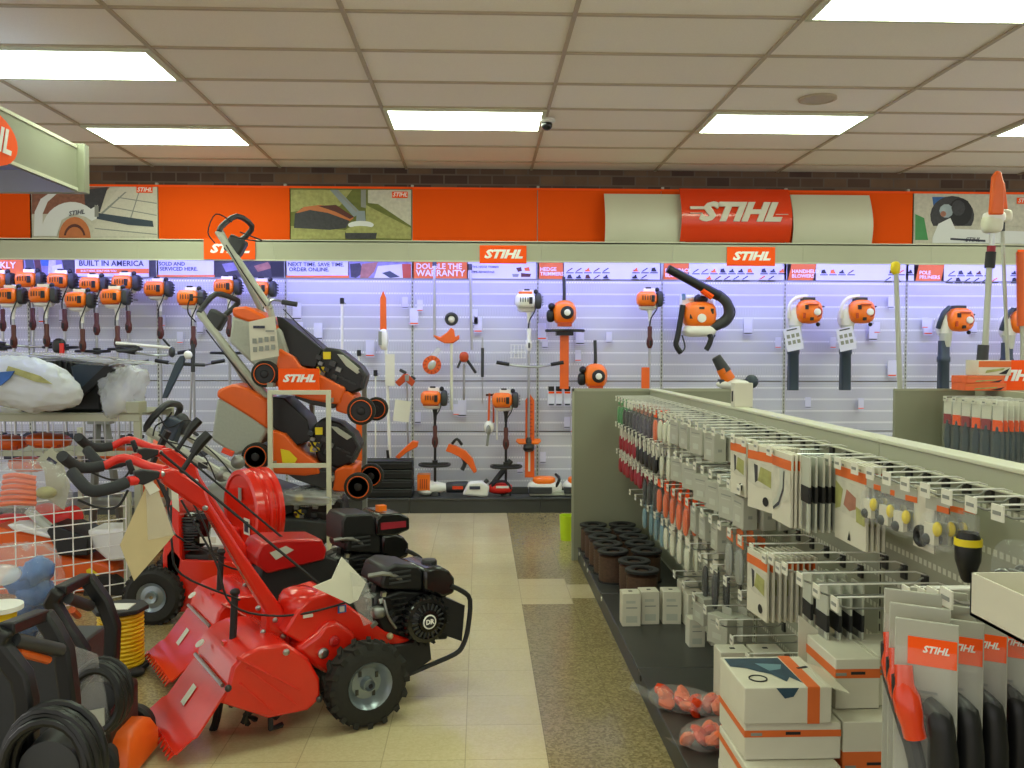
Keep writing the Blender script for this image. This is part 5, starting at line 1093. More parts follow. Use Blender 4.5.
D3 = dup(UPM, (UPM.location.x - .1, MY, .16), 0, 'dark third mower low on the floor below the rack, under white plastic', rot=(0, R(-21), 0))
D3.name = 'lawn_mower'
for ch in list(D3.children):
    if ch.name.startswith(('mower_deck', 'front_housing')):
        ch.material_slots[0].link = 'OBJECT'; ch.material_slots[0].material = MATS['charcoal']
    if ch.name.startswith(('handlebar', 'lower_bar', 'far_bar', 'handle_loop', 'control', 'hang_tag', 'side_lever', 'starter_rope', 'grass_bag', 'bag_lid')): bpy.data.objects.remove(ch)
def crumple(name, parent, c, r, m, seed, n=44, k=24, amp=.12, e=.8, rot=None, loc=None):
    mb = MB(); mb.ell(c, r, m, n, k, e, rot); rr = random.Random(seed)
    from mathutils import noise as nz_
    off = V((rr.random()*9, rr.random()*9, rr.random()*9)); out = []
    for p in mb.v:
        d = .9*nz_.noise(p*6 + off) + .7*(.3 - abs(nz_.noise(p*15 + off))) + .6 * (.3 - abs(nz_.noise(p * 34 + off)))
        out.append(p + (p - V(c)) * d * amp * 2.2)
    mb.v = out; return mb.build(name, parent, ang=75, loc=loc)
p = at(305, 492, 6.4); t = thing('plastic_sheet', 'crumpled white plastic sheet over the third mower below the rack', 'plastic sheet', (p.x, 6.42, .43))
crumple('sheet', t, (0, 0, .03), (.3, .14, .05), 'milky_plastic', 3, amp=.3)
# grey rack
RYn, RYf = 6.28, 6.98
a = at(270, 390, RYn); b = at(328.5, 390, RYn); t = thing('mower_rack', 'pale grey steel rack frame holding two tilted mowers', 'rack', ((a.x + b.x)/2, RYn, 0)); hw = (b.x - a.x)/2; zt = a.z
for sx in (-1, 1):
    MB().box(sx*hw - .016, sx*hw + .016, -.016, .016, 0, zt, 'shelf_light').build('post', t, bev=.003)
    MB().box(sx*hw - .018 + .16, sx*hw + .018 + .16, RYf - RYn - .02, RYf - RYn + .02, 0, zt, 'grey_plastic').build('rear_post', t, bev=.003)
for z in (zt - .02, at(300, 466, RYn).z): MB().box(-hw, hw, -.015, .015, z - .012, z + .019, 'shelf_light').build('crossbar', t, bev=.003)
for z, s in ((zt - .06, -1), (at(300, 478, RYn).z, -1)):
    MB().box(hw - .02, hw + .02, 0, RYf - RYn, z - .03, z, 'grey_plastic').build('side_rail', t); MB().box(-hw - .02, -hw + .02, 0, RYf - RYn, z + .08, z + .11, 'grey_plastic').build('side_rail', t)
p = at(299, 378, RYn); s_ = thing('rack_sign', 'orange sign with white letters on top of the mower rack', 'sign', (p.x, RYn, zt))
MB().box(-.142, .142, -.008, .004, -.0, .15, 'sign_orange').build('plate', s_); text('STIHL', .07, 'sign_white', s_, (0, -.011, .08), shear=.3, bold=.05, sx=1.25)
# ============================================================ TILLERS
def tiller(root, yaw, second=False, label=''):
    t = thing('rear_tine_tiller', label, 'tiller', root, yaw)
    W = Mx.Translation(V((-.573, 3.74, 0))) @ Mx.Rotation(R(31), 4, 'Z'); Wi = W.inverted(); O = Wi @ V((0, 0, 1.5))
    def L(px, py, y=0.):
        d = Wi.to_3x3() @ ray(px, py); return O + d * ((y - O.y) / d.y)
    def pl(name, poly, mt, y0, y1, bev=.008, ref=None, par=None):
        pts = [L(x, y, y0 if ref is None else ref) for x, y in poly]
        m = MB(); m.rings([[V((p.x, y0, p.z)) for p in pts], [V((p.x, y1, p.z)) for p in pts]], mt); return m.build(name, par or t, bev=bev)
    # tine shield
    sh = [(227, 690), (232, 668), (243, 655), (260, 647), (287, 644), (308, 658), (320, 679), (321, 699), (308, 711), (269, 719), (219, 703)]
    o = pl('tine_shield', sh, 'red_paint', -.225, .225, .012)
    m = MB()
    for (a, b) in (((247, 668), (296, 704)), ((240, 683), (272, 711)), ((236, 657), (300, 690))):
        m.tube([L(a[0], a[1], -.227), L(b[0], b[1], -.227)], .006, 'red_paint', 6)
    m.build('pressed_rib', o)
    m = MB()
    for x, y in ((228, 688), (286, 652), (319, 699)): m.lathe([(.013, 0), (.013, .006), (.006, .012)], L(x, y, -.225), (0, -1, 0), 'dark_metal' if y > 660 else 'steel', 10)
    m.build('bolts', o)
    # rear flap
    n0, n1 = L(227, 689, -.225), L(181, 757, -.225); a = V((n0.x, 0, n0.z)); b = V((n1.x, 0, max(n1.z, .03))); d = (b - a)
    m = MB(); k1 = a + d*.72 + V((-.0, 0, .0)); nrm = V((-d.z, 0, d.x)).normalized(); 
    if nrm.x > 0: nrm = -nrm
    rows = [(a, .225), (a + d*.7, .235), (a + d*.76 + nrm*.012, .235), (b + nrm*.03, .235)]
    m.rings([[p + V((0, -hw, 0)), p + V((0, hw, 0)), p + V((0, hw, 0)) - nrm*.008, p + V((0, -hw, 0)) - nrm*.008] for p, hw in rows], 'red_paint')
    for k in range(12):
        y = -.22 + k * .04; m.prism([(0, 0), (.034, 0), (.017, .03)], b + nrm*.03 + V((0, y - .017, 0)), (0, 1, 0), d.normalized(), .006, 'red_paint')
    fl = m.build('rear_flap', t)
    m = MB(); m.tube([a + nrm*.012 + V((0, -.2, 0)), a + nrm*.014 + V((0, .2, 0))], .008, 'steel', 8); m.build('hinge_rod', fl)
    m = MB(); c_ = a + d*.42 + nrm*.0035 + V((0, .04, 0)); dn = d.normalized(); lat = V((0, 1, 0))
    m.add([c_ + dn*u + lat*v + nrm*.001 for u, v in ((-.035, -.025), (-.035, .025), (.045, .025), (.045, -.025))], [(0, 1, 2, 3)], 'paper'); m.build('sticker', fl)
    m = MB()
    for x, y in ((200, 646), (226, 668)):
        c = L(x, y, .12 if x < 210 else -.1); m.lathe([(.02, 0), (.02, .003)], c + V((0, 0, .01)), (-.6, -.1, .8), 'paper', 14)
    m.build('round_sticker', o)
    # depth lever, bracket, tines
    m = MB(); q0 = L(229, 648, -.02); m.boxc(q0 + V((0, 0, -.0)), (.05, .03, .06), 'red_paint'); m.cyl(q0 + V((.01, 0, -.06)), L(235, 592, -.02), .014, 'ink_black'); m.ell(L(235, 592, -.02), (.02, .02, .015), 'ink_black'); m.build('depth_lever', t)
    m = MB(); m.tube([L(220, 700, .0), L(215, 725, .05), L(206, 740, .1), L(190, 745, .15)], .016, 'ink_black', 8, sm=3); m.build('drag_stake', t)
    m = MB(); cx = (n0.x + L(320, 690, -.22).x) / 2; m.cyl((cx, -.2, .14), (cx, .2, .14), .02, 'dark_metal')
    for k in range(6):
        for j in range(4):
            an = j*PI/2 + k*.5; y = -.17 + k*.068
            m.tube([(cx, y, .14), (cx + .09*math.cos(an), y, .14 + .09*math.sin(an)), (cx + .11*math.cos(an + .5), y + .03, .14 + .11*math.sin(an + .5))], .012, 'ink_black', 5)
    m.build('tines', t)
    # mast
    ma = pl('mast', [(290, 650), (262, 652), (264, 612), (205, 512), (186, 500), (160, 482), (158, 469), (172, 467), (203, 486), (207, 500), (238, 548), (284, 612)], 'red_paint', -.045, .045, .012, ref=0)
    m = MB()
    for x, y in ((258, 608), (263, 632), (275, 620), (283, 636), (205, 508), (162, 474)): m.lathe([(.011, 0), (.011, .005), (.005, .01)], L(x, y, -.046), (0, -1, 0), 'steel', 8)
    m.build('bolts', ma)
    m = MB(); m.prism([xz(L(x, y, -.045)) for x, y in ((171, 490), (178, 494), (179, 512), (172, 506))], (0, -.048, 0), (1, 0, 0), (0, 0, 1), .002, 'paper'); m.build('sticker', ma)
    # handlebars
    for nm, pts, y_ in (('near', [(166, 476), (150, 474), (137, 480), (128, 481)], -.16), ('far', [(166, 470), (148, 466), (124, 458), (104, 466)], .16)):
        pp = [L(x, y, [0., y_*.5, y_*.9, y_][i]) for i, (x, y) in enumerate(pts)]; MB().tube(pp, .017, 'red_plastic', 10, sm=4).build('handlebar', t)
    g_ = MB(); g_.tube([L(127, 482, -.16), L(112, 488, -.17), L(92, 491, -.17), L(82, 484, -.15), L(72, 472, -.1)], .021, 'foam_grip', 10, sm=4); g_.build('foam_grip', t)
    g_ = MB(); g_.tube([L(103, 466, .16), L(85, 468, .15), L(72, 464, .12), L(62, 456, .06)], .021, 'foam_grip', 10, sm=4); g_.build('foam_grip', t)
    m = MB(); m.prism([xz(L(x, y, -.1)) for x, y in ((131, 470), (140, 468), (157, 470), (156, 476), (141, 483), (134, 482))], (0, -.12, 0), (1, 0, 0), (0, 0, 1), .04, 'ink_black'); m.tube([L(128, 460, -.1), L(133, 474, -.1)], .012, 'ink_black'); m.build('clutch_lever', t, bev=.006)
    m = MB(); m.tube([L(180, 474, -.03), L(194, 453, -.03)], .01, 'ink_black'); m.tube([L(193, 454, -.03), L(200, 443, -.03), L(209, 434, -.03)], [.016, .022, .02], 'black_plastic', 8); m.build('shift_lever', t)
    # control rod/cables
    m = MB(); m.tube([L(160, 452, -.05), L(230, 510, -.08), L(322, 586, -.12)], .006, 'ink_black', 6); m.build('control_rod', t)
    m = MB()
    for c in ([(171, 505, -.05), (172, 545, -.07), (182, 575, -.05), (240, 600, -.05)], [(181, 500, -.06), (215, 560, -.1), (232, 605, -.1), (280, 616, -.1), (335, 606, -.15), (372, 590, -.15)], [(128, 490, -.16), (118, 506, -.15), (100, 508, -.1), (78, 500, -.1)]): m.tube([L(*k) for k in c], .0045, 'ink_black', 5, sm=5)
    m.build('cable', t)
    # frame, transmission
    pl('frame_rail', [(284, 634), (296, 612), (311, 598), (330, 592), (386, 632), (412, 640), (400, 646), (362, 643), (330, 628), (312, 650)], 'red_paint', -.12, .1, .01)
    pl('transmission', [(296, 650), (318, 634), (325, 624), (338, 621), (356, 634), (356, 650), (330, 676), (316, 668)], 'red_paint', -.15, -.02, .018, ref=-.15)
    m = MB()
    for x, y in ((323, 653), (334, 641)): m.lathe([(.022, 0), (.022, .008), (.012, .012), (.01, .02)], L(x, y, -.15), (0, -1, 0), 'red_paint_deep' if x > 330 else 'steel', 12)
    m.build('axle_caps', t)
    m = MB(); m.ell(L(300, 604, -.02), (.08, .1, .07), 'red_paint', e=.7); m.build('gear_cover', t)
    pl('engine_mount', [(392, 646), (430, 640), (432, 660), (405, 679), (388, 672)], 'ink_black', -.14, .14, .006)
    # wheels
    r = .172
    for s_, y0 in ((-1, -.275), (1, .175)):
        m = MB(); c = V((0, y0, r))
        prof = [(r*.52, .012), (r*.56, .0), (r*.82, -.0), (r*.95, .015), (r*.955, .085), (r*.82, .1), (r*.56, .1), (r*.52, .09)]
        m.lathe(prof, c, (0, 1, 0), 'rubber', 36, closed=True)
        for k in range(16):
            for h_ in (0, 1):
                an = 2*PI*(k + h_*.5)/16; Rm = Mx.Rotation(-an, 4, 'Y')
                mm = MB(Mx.Translation(c) @ Rm); y_a = .0 if h_ == 0 else .1; y_b = .055 if h_ == 0 else .045
                poly = [(r*.93, y_a - (.004 if h_ == 0 else -.004)), (r*.93, y_b)]; 
                mm.rings([[V((r*.86, y_a, -.014 + (.0))), V((r*1.0, y_a, -.012)), V((r*1.0, y_a, .008)), V((r*.86, y_a, .01))], [V((r*.9, y_b, .012)), V((r*1.01, y_b, .014)), V((r*1.01, y_b, .03)), V((r*.9, y_b, .03))]], 'rubber')
                n = len(m.v); m.v += mm.v; m.f += [[i + n for i in f] for f in mm.f]; m.k += [0]*len(mm.f)
        wh = m.build('wheel', t)
        yy = .02 if s_ < 0 else .08; sg = 1 if s_ < 0 else -1
        hb = MB(); hb.lathe([(.0, .03), (r*.1, .03), (r*.13, .0), (r*.15, .0), (r*.17, .032), (r*.36, .035), (r*.44, .02), (r*.5, .0), (r*.545, -.008), (r*.56, .0)], c + V((0, yy - .012*sg, 0)), (0, sg, 0), 'rim_grey', 28, cap=False); hb.build('rim', wh)
        hb = MB(); hb.lathe([(.008, 0), (.01, .004)], c + V((0, yy - .014*sg, 0)), (0, -sg, 0), 'ink_black', 10)
        for k in range(4): hb.boxc(c + V((r*.3*math.cos(k*PI/2 + .6), yy + .02*sg, r*.3*math.sin(k*PI/2 + .6))), (.012, .006, .022), 'dark_metal')
        hb.build('hub_details', wh)
    # engine
    EN = .0
    pl('crankcase', [(372, 612), (384, 596), (402, 590), (446, 594), (452, 612), (448, 640), (400, 642), (382, 632)], 'black_plastic', -.1, .14, .012, ref=-.1)
    pl('air_cleaner', [(379, 582), (384, 568), (394, 563), (416, 565), (421, 572), (421, 590), (380, 588)], 'black_plastic', -.12, .1, .012, ref=-.1)
    m = MB()
    for k in range(3): m.boxc(L(400, 572 + k*5, -.124), (.1, .006, .008), 'charcoal')
    m.build('cleaner_ribs', t)
    pl('fuel_tank', [(421, 568), (438, 565), (447, 570), (452, 577), (452, 592), (440, 597), (421, 590)], 'black_gloss', -.13, .12, .015, ref=-.1)
    m = MB(); c = L(429, 565, -.02); m.lathe([(.02, -.01), (.022, .0), (.036, .002), (.036, .018), (.03, .026), (.01, .028)], c, (0, 0, 1), 'black_plastic', 18); m.build('fuel_cap', t)
    c = L(426, 620, -.14); rr = .1
    m = MB(); m.lathe([(rr*1.04, .05), (rr*1.03, 0), (rr*.95, -.014), (rr*.78, -.018), (rr*.74, -.012), (rr*.5, -.02), (rr*.46, -.03), (.01, -.032)], c, (0, 1, 0), 'black_gloss', 30); m.build('recoil_starter', t)
    m = MB()
    for k in range(20):
        an = k*PI/10; m.boxc(c + V((rr*.62*math.cos(an), -.02, rr*.62*math.sin(an))), (.026, .008, .005), 'charcoal', (0, -an, 0)); m.boxc(c + V((rr*1.0*math.cos(an), .0, rr*1.0*math.sin(an))), (.016, .03, .012), 'black_plastic', (0, -an, 0))
    m.build('starter_vents', t)
    if not second:
        m = MB(); m.lathe([(.031, 0), (.031, .003), (.026, .004), (.026, .002)], c + V((0.0, -.032, -.0)), (0, -1, 0), 'sign_white', 24); lg = m.build('round_logo', t)
        MB().lathe([(.025, 0), (.025, .0036)], c + V((.0, -.032, -.0)), (0, -1, 0), 'ink_black', 24).build('logo_centre', lg)
        text('DR', .028, 'sign_white', lg, c + V((.0, -.0368, -.0)), bold=.04, name='logo_letters')
    m = MB(); rr_ = random.Random(5)
    for k in range(30):
        x = 366 + rr_.random()*48; y = 586 + rr_.random()*48; m.boxc(L(x, y, -.13 + rr_.random()*.08), (.018 + rr_.random()*.02, .02, .012 + rr_.random()*.02), ['cast_metal', 'steel', 'black_plastic', 'cast_metal', 'dark_metal'][k % 5], (rr_.random()*3, rr_.random()*3, 0))
    for k in range(7): m.boxc(L(398 + k*1.2, 598 + k*5.5, -.11), (.07, .03, .004), 'dark_metal')
    m.tube([L(384, 600, -.13), L(388, 616, -.15), L(396, 628, -.13)], .006, 'cast_metal', 6, sm=3); m.ell(L(378, 612, -.12), (.03, .03, .025), 'cast_metal', e=.7); m.ell(L(390, 636, -.13), (.014, .014, .014), 'card_beige')
    m.tube([L(368, 576, -.1), L(390, 574, -.12), L(410, 586, -.1)], .01, 'cast_metal', 8, sm=3); m.build('carburettor', t)
    m = MB(); m.ell(L(374, 600, .0), (.07, .09, .06), 'dark_metal', e=.6); m.build('muffler', t)
    # bumper
    bp = [(451, 586), (462, 591), (470, 600), (468, 628), (463, 645), (455, 654), (430, 665), (404, 676)]
    for y_ in (-.13, .13):
        MB().tube([L(x, y, -.13) + V((0, y_ + .13, 0)) for x, y in bp], .011, 'ink_black', 8, sm=3).build('bumper_tube', t)
    m = MB(); c = [L(x, y, -.13) for x, y in ((443, 597), (466, 606), (463, 642), (440, 634))]; m.rings([[V((p.x, -.12, p.z)) for p in c], [V((p.x, .12, p.z)) for p in c]], 'ink_black'); m.build('bumper_plate', t)
    m = MB(); m.boxc(L(342, 609, -.125), (.035, .004, .03), 'blue_plastic'); m.boxc(L(342, 609, -.128), (.02, .003, .022), 'paper'); m.boxc(L(308, 616, -.13), (.04, .004, .012), 'paper'); m.build('sticker', t)
    if not second:
        m = MB(); pts = [L(*k) for k in ((313, 587, -.22), (332, 579, -.2), (342, 557, -.16), (366, 582, -.16), (358, 600, -.2), (350, 604, -.22))]; n_ = V((0, .006, .0))
        m.rings([pts, [p + n_ for p in pts]], 'box_white'); o2 = m.build('manual', t); 
        m = MB(); m.rings([[L(*k) for k in ((350, 572, -.22), (366, 578, -.2), (372, 600, -.2), (373, 622, -.2), (364, 626, -.22), (354, 604, -.24))], [L(*k) for k in ((350, 572, -.18), (366, 578, -.16), (372, 600, -.16), (373, 622, -.16), (364, 626, -.18), (354, 604, -.2))]], 'clear_plastic'); m.build('plastic_sleeve', t)
        m = MB(); pts = [L(x, y, -.14) for x, y in ((146, 487), (156, 484), (174, 535), (134, 581), (120, 545))]; m.rings([pts, [p + V((0, .004, 0)) for p in pts]], 'card_beige'); m.build('kraft_tag', t)
        m = MB(); pts = [L(x, y, -.15) for x, y in ((146, 486), (156, 484), (176, 534), (160, 538), (148, 540))]; m.rings([pts, [p + V((0, .004, 0)) for p in pts]], 'clear_plastic'); pts = [L(x, y, -.155) for x, y in ((141, 480), (150, 478), (160, 490), (150, 495))]; m.rings([pts, [p + V((0, .003, 0)) for p in pts]], 'paper'); m.build('tag_sleeve', t)
    else:
        A = V((.13, 0, .02))
        W2 = Mx.Translation(V(root)) @ Mx.Rotation(yaw, 4, 'Z'); W2i = W2.inverted(); O2 = W2i @ V((0, 0, 1.5))
        def K(px, py, y=0.):
            d = W2i.to_3x3() @ ray(px, py); return O2 + d * ((y - O2.y) / d.y)
        def pk(name, poly, mt, y0, y1, bev=.01):
            pts = [K(x, y, y0) for x, y in poly]; m = MB(); m.rings([[V((p.x, y0, p.z)) for p in pts], [V((p.x, y1, p.z)) for p in pts]], mt); return m.build(name, t, bev=bev)
        pk('belt_cover', [(256, 556), (262, 544), (276, 540), (322, 539), (327, 550), (325, 560), (268, 574), (258, 566)], 'red_paint_deep', -.2, .02)
        pk('belt_housing', [(262, 566), (325, 556), (338, 560), (338, 592), (300, 604), (266, 600), (258, 584)], 'ink_black', -.18, .0)
        pk('belt_label', [(270, 553), (286, 546), (294, 550), (276, 560)], 'light_grey_plastic', -.204, -.2, 0)
        pk('side_box', [(342, 522), (346, 515), (372, 514), (376, 520), (376, 540), (342, 544)], 'black_plastic', -.12, .1)
        lb_ = pk('tank_shell', [(376, 520), (382, 514), (400, 513), (410, 518), (410, 530), (396, 536), (376, 536)], 'black_gloss', -.13, .1)
        pk('red_label', [(381, 523), (406, 521), (406, 527), (381, 530)], 'red_dark', -.135, -.13, 0)
        m = MB(); m.boxc(K(381, 508, -.05), (.045, .04, .03), 'orange_plastic'); m.build('fuel_valve', t)
    return t
T1 = tiller((-.573, 3.74, 0), R(31), False, 'front red rear-tine tiller with a round black engine and kraft paper tag')
T2 = tiller((-.83, 4.45, 0), R(31), True, 'second red tiller parked just behind the front one, red belt cover')
# ============================================================ CHIPPER / VACUUM WITH ROUND RED HOUSING
CY = 5.15
t = thing('wheeled_chipper', 'red wheeled machine with tall round ribbed fan housing behind the tillers', 'chipper', (-1.55, CY, 0))
q = lambda x, y, dy=0.: at(x, y, CY + dy) - t.location
c = q(247, 511, -.1); rr = .235
m = MB(); m.lathe([(.02, -.03), (rr*.5, -.03), (rr*.86, -.035), (rr*.9, -.045), (rr, -.04), (rr*1.03, -.0), (rr*.97, .02), (rr*.97, .03), (rr*1.03, .04), (rr*1.03, .06), (rr*.97, .07), (rr*.97, .08), (rr*1.03, .09), (rr*1.03, .115), (.1, .12)], c, (.78, .62, 0), 'red_paint', 36); m.build('fan_housing', t)
m = MB(); an_ = -math.atan2(.78, .62); u_ = V((.62, -.78, 0)); o_ = -V((.78, .62, 0)) * .042; m.boxc(c + o_ + V((0, 0, .1)), (.035, .004, .07), 'grey_plastic', (0, 0, an_)); m.build('sticker', t); m = MB(); m.boxc(c + o_ + u_*.09 + V((0, 0, -.07)), (.07, .004, .09), 'paper', (0, 0, an_)); m.boxc(c + o_*1.06 + u_*.09 + V((0, 0, -.07)), (.05, .003, .06), 'ink', (0, 0, an_)); m.build('sticker', t)
def pz(name, poly, mt, y0, y1, bev=.01):
    pts = [q(x, y, y0) for x, y in poly]; m = MB(); m.rings([[V((p.x, y0, p.z)) for p in pts], [V((p.x, y1, p.z)) for p in pts]], mt); return m.build(name, t, bev=bev)
pz('lower_housing', [(240, 545), (262, 536), (284, 546), (286, 594), (240, 600)], 'red_paint', -.12, .1, .02)
pz('chute', [(224, 530), (236, 530), (244, 560), (246, 596), (222, 596)], 'red_plastic', -.15, .15)
pz('frame_panel', [(166, 556), (172, 547), (182, 560), (232, 562), (252, 580), (250, 612), (168, 612)], 'red_paint', -.2, -.17, .005)
pz('frame_upright', [(162, 556), (170, 500), (178, 500), (182, 560), (176, 600), (164, 610)], 'red_paint', -.2, .2, .01)
m = MB(); e0 = q(190, 530, -.05); m.ell(e0, (.11, .1, .11), 'black_gloss', e=.7)
for k in range(12): m.boxc(e0 + V((.02*math.cos(k), -.1, -.09 + k*.016)), (.14, .02, .006), 'charcoal')
m.boxc(e0 + V((0, 0, -.15)), (.26, .2, .06), 'dark_metal'); m.build('engine', t)
m = MB(); m.boxc(q(208, 540, -.16), (.09, .004, .035), 'paper'); m.boxc(q(206, 516, -.16), (.1, .03, .03), 'ink_black'); m.build('engine_label', t)
for sx, dy in ((-1, -.27), (1, .2)):
    c = q(151, 592, -.27); c = V((c.x, dy, .155)); r = .155
    m = MB(); m.lathe([(r*.5, .01), (r*.6, 0), (r*.85, 0), (r, .02), (r, .09), (r*.85, .11), (r*.5, .1)], c, (0, 1, 0), 'rubber', 32, closed=True)
    for k in range(24):
        an = 2*PI*k/24
        for yy in (.03, .08): m.boxc(c + V((r*1.0*math.cos(an + (yy > .05)*.13), yy, r*1.0*math.sin(an + (yy > .05)*.13))), (.016, .035, .022), 'rubber', (0, -an, 0))
    w_ = m.build('wheel', t); MB().lathe([(.01, 0), (.03, -.01), (.035, .01), (r*.4, .015), (r*.52, 0)], c, (0, 1, 0), 'rim_grey', 24, cap=False).build('rim', w_)
m = MB(); m.tube([q(176, 552, -.1), q(168, 500, -.1), q(152, 464, -.1)], .014, 'ink_black'); m.build('handle_tube', t)
m = MB(); m.tube([q(152, 464, -.12), q(160, 447, -.12), q(168, 431, -.12)], [.016, .022, .022], 'black_plastic', 8); m.build('lever_grip', t)
m = MB(); m.ell(q(262, 596, -.1), (.14, .12, .12), 'red_paint', e=.8); m.build('gear_case', t)
# tank between tillers and fan
# ============================================================ MOWER WITH GREY HANDLE STANDING AT LEFT
HY = 5.75
p = at(215, 560, HY); t = thing('lawn_mower', 'mower with silver handle and black hoop parked behind the red machines', 'lawn mower', (p.x, HY, 0)); q = lambda x, y, dy=0.: at(x, y, HY + dy) - t.location
m = MB(); m.tube([q(148, 431, -.1), q(230, 478, -.1), q(262, 500, -.1)], .026, 'light_grey_plastic', 8); m.build('handlebar', t)
m = MB(); m.tube([q(170, 425, .2), q(250, 478, .2)], .022, 'light_grey_plastic', 8); m.build('far_bar', t)
m = MB(); m.tube([q(147, 431, -.1), q(148, 424, -.1), q(164, 406, -.05), q(176, 404, .1), q(180, 409, .2), q(173, 424, .2)], .022, 'charcoal', 8, sm=3); m.build('handle_hoop', t)
m = MB(); m.boxc(q(172, 430, -.05), (.1, .12, .16), 'dark_blue_grey', (0, .4, 0)); m.ell(q(182, 424, 0), (.05, .05, .07), 'charcoal'); m.boxc(q(190, 430, 0), (.13, .03, .02), 'charcoal', (0, .6, 0)); m.build('control_box', t, bev=.01)
m = MB()
for c in ([(150, 425), (158, 416), (168, 428), (186, 420), (194, 424)], [(160, 440), (200, 452), (216, 480)], [(185, 436), (205, 446), (222, 462), (236, 480)], [(153, 436), (156, 426), (166, 420), (172, 412)]): m.tube([q(x, y, -.14) for x, y in c], .005, 'ink_black', 5, sm=4)
m.build('control_wires', t)
m = MB(); m.ell(q(228, 545), (.28, .25, .1), 'white_plastic', e=.7); m.build('mower_deck', t); m = MB(); m.ell(q(225, 500), (.13, .12, .12), 'grey_plastic', e=.7); m.ell(q(222, 474, -.08), (.05, .05, .05), 'cast_metal'); m.ell(q(238, 462, -.05), (.045, .05, .045), 'cast_metal'); m.boxc(q(204, 465, -.1), (.06, .05, .04), 'ink_black'); m.boxc(q(228, 452, -.1), (.07, .04, .03), 'sign_red', (0, .4, 0)); m.build('engine', t)
m = MB(); m.box(-.35, .35, -.25, .25, .03, .1, 'grey_plastic'); m.build('deck_skirt', t, bev=.02)
p = at(150, 455, 6.6); t = thing('orange_hood', 'orange curved hood showing behind the silver mower handle', 'hood', (p.x - .02, 6.9, 0)); m = MB(); m.prism([(-.12, 0), (.22, 0), (.22, .62), (.1, .74), (-.1, .82), (-.14, .78)], (0, 0, 0), (1, 0, 0), (0, 0, 1), .3, 'orange_paint', True); m.build('hood', t, bev=.04)
# ============================================================ LEFT CART WITH WIRE GRIDS
zb = at(100, 413, 5.5).z
xr = at(141, 415, 5.5).x
t = thing('wire_cart', 'grey steel cart with wire grid sides at the left edge', 'cart', (xr - .9, 5.5, 0)); hw = .9
m = MB(); m.box(-2.2, hw, -.02, .02, zb - .05, zb, 'shelf_paint'); m.box(-2.2, hw, .55, .59, zb - .05, zb, 'shelf_paint'); m.box(-2.2, hw, -.02, .59, zb - .01, zb - .002, 'shelf_panel'); m.build('top_shelf', t, bev=.003)
MB().box(hw - .14, hw, -.03, .1, zb, zb + .07, 'shelf_paint').build('corner_block', t, bev=.005)
for x, y in ((hw - .02, 0), (hw - .02, .57), (-1.2, 0), (-1.2, .57)): MB().box(x - .02, x + .02, y - .02, y + .02, 0, zb - .05, 'shelf_paint').build('post', t, bev=.003)
MB().box(-1.2, hw, -.0, .02, .86, .89, 'shelf_paint').build('crossbar', t)
m = MB()
for k in range(32): x = hw - .03 - k*.062; m.cyl((x, -.005, .78), (x, -.005, zb - .05), .003, 'steel', n=5)
for z in (.78, .84, .96): m.cyl((hw - 2.0, -.005, z), (hw - .02, -.005, z), .003, 'steel', n=5)
m.build('upper_wire_grid', t)
A = V((-2.11, 5.36, 0)); B = V((-2.72, 4.86, 0)); 
t = thing('wire_grid_stand', 'white square-mesh wire panel standing in front of the cart', 'wire panel', A); d = (B - A); Ln = d.length; d = d / Ln; Z = V((0, 0, 1))
m = MB(); n = 10
for k in range(n + 1): m.cyl(d*(Ln*k/n*1.25) + Z*.02, d*(Ln*k/n*1.25) + Z*.66, .0038, 'white_plastic', n=6)
for k in range(9): z = .04 + k*.077; m.cyl(Z*z, d*Ln*1.25 + Z*z, .0038, 'white_plastic', n=6)
m.build('wire_grid', t); MB().boxc((.0, .02, .33), (.04, .03, .66), 'shelf_paint').build('post', t)
# goods in and on the cart
def ext(t, name, poly, mt, Y, y0, y1, bev=.01, parent=None):
    pts = [at(x, y, Y + y0) - t.location for x, y in poly]; o_ = t.location.y
    m = MB(); m.rings([[V((p.x, Y - o_ + y0, p.z)) for p in pts], [V((p.x, Y - o_ + y1, p.z)) for p in pts]], mt); return m.build(name, parent or t, bev=bev)
p = at(60, 411, 5.62); t = thing('wrapped_mower', 'black folded mower wrapped in crumpled clear plastic on top of the cart', 'mower', (p.x, 5.62, zb))
ext(t, 'black_body', [(18, 412), (22, 356), (50, 357), (81, 360), (106, 363), (115, 371), (112, 378), (101, 385), (102, 412)], 'black_plastic', 5.62, -.04, .22, .02)
m = MB()
for k in range(9): m.boxc(at(30 + k*6, 363, 5.57) - t.location, (.012, .01, .07), 'charcoal')
m.build('grille_slots', t)
ext(t, 'grey_chute', [(70, 366), (90, 361), (105, 365), (98, 378), (80, 392), (74, 385)], 'dark_blue_grey', 5.56, 0, .05, .01)
ext(t, 'strut', [(106, 364), (114, 370), (70, 406), (60, 408)], 'ink_black', 5.54, 0, .04, .005)
c = at(121, 393, 5.56) - t.location; crumple('clear_wrap', t, c, (.13, .1, .16), 'milky_plastic', 5, amp=.3, e=.9)
c = at(60, 358, 5.6) - t.location; crumple('top_wrap', t, c, (.42, .16, .022), 'milky_plastic', 8, 44, 16, .35, rot=(0, .06, 0))
p = at(30, 405, 5.5); t = thing('white_bag', 'white plastic bag with blue and green print lying on the wrapped mower', 'bag', (p.x, 5.36, zb))
c = at(26, 384, 5.36) - t.location; crumple('bag', t, c, (.3, .1, .155), 'bag_white', 12, 60, 34, .075, .9, rot=(0, .18, 0))
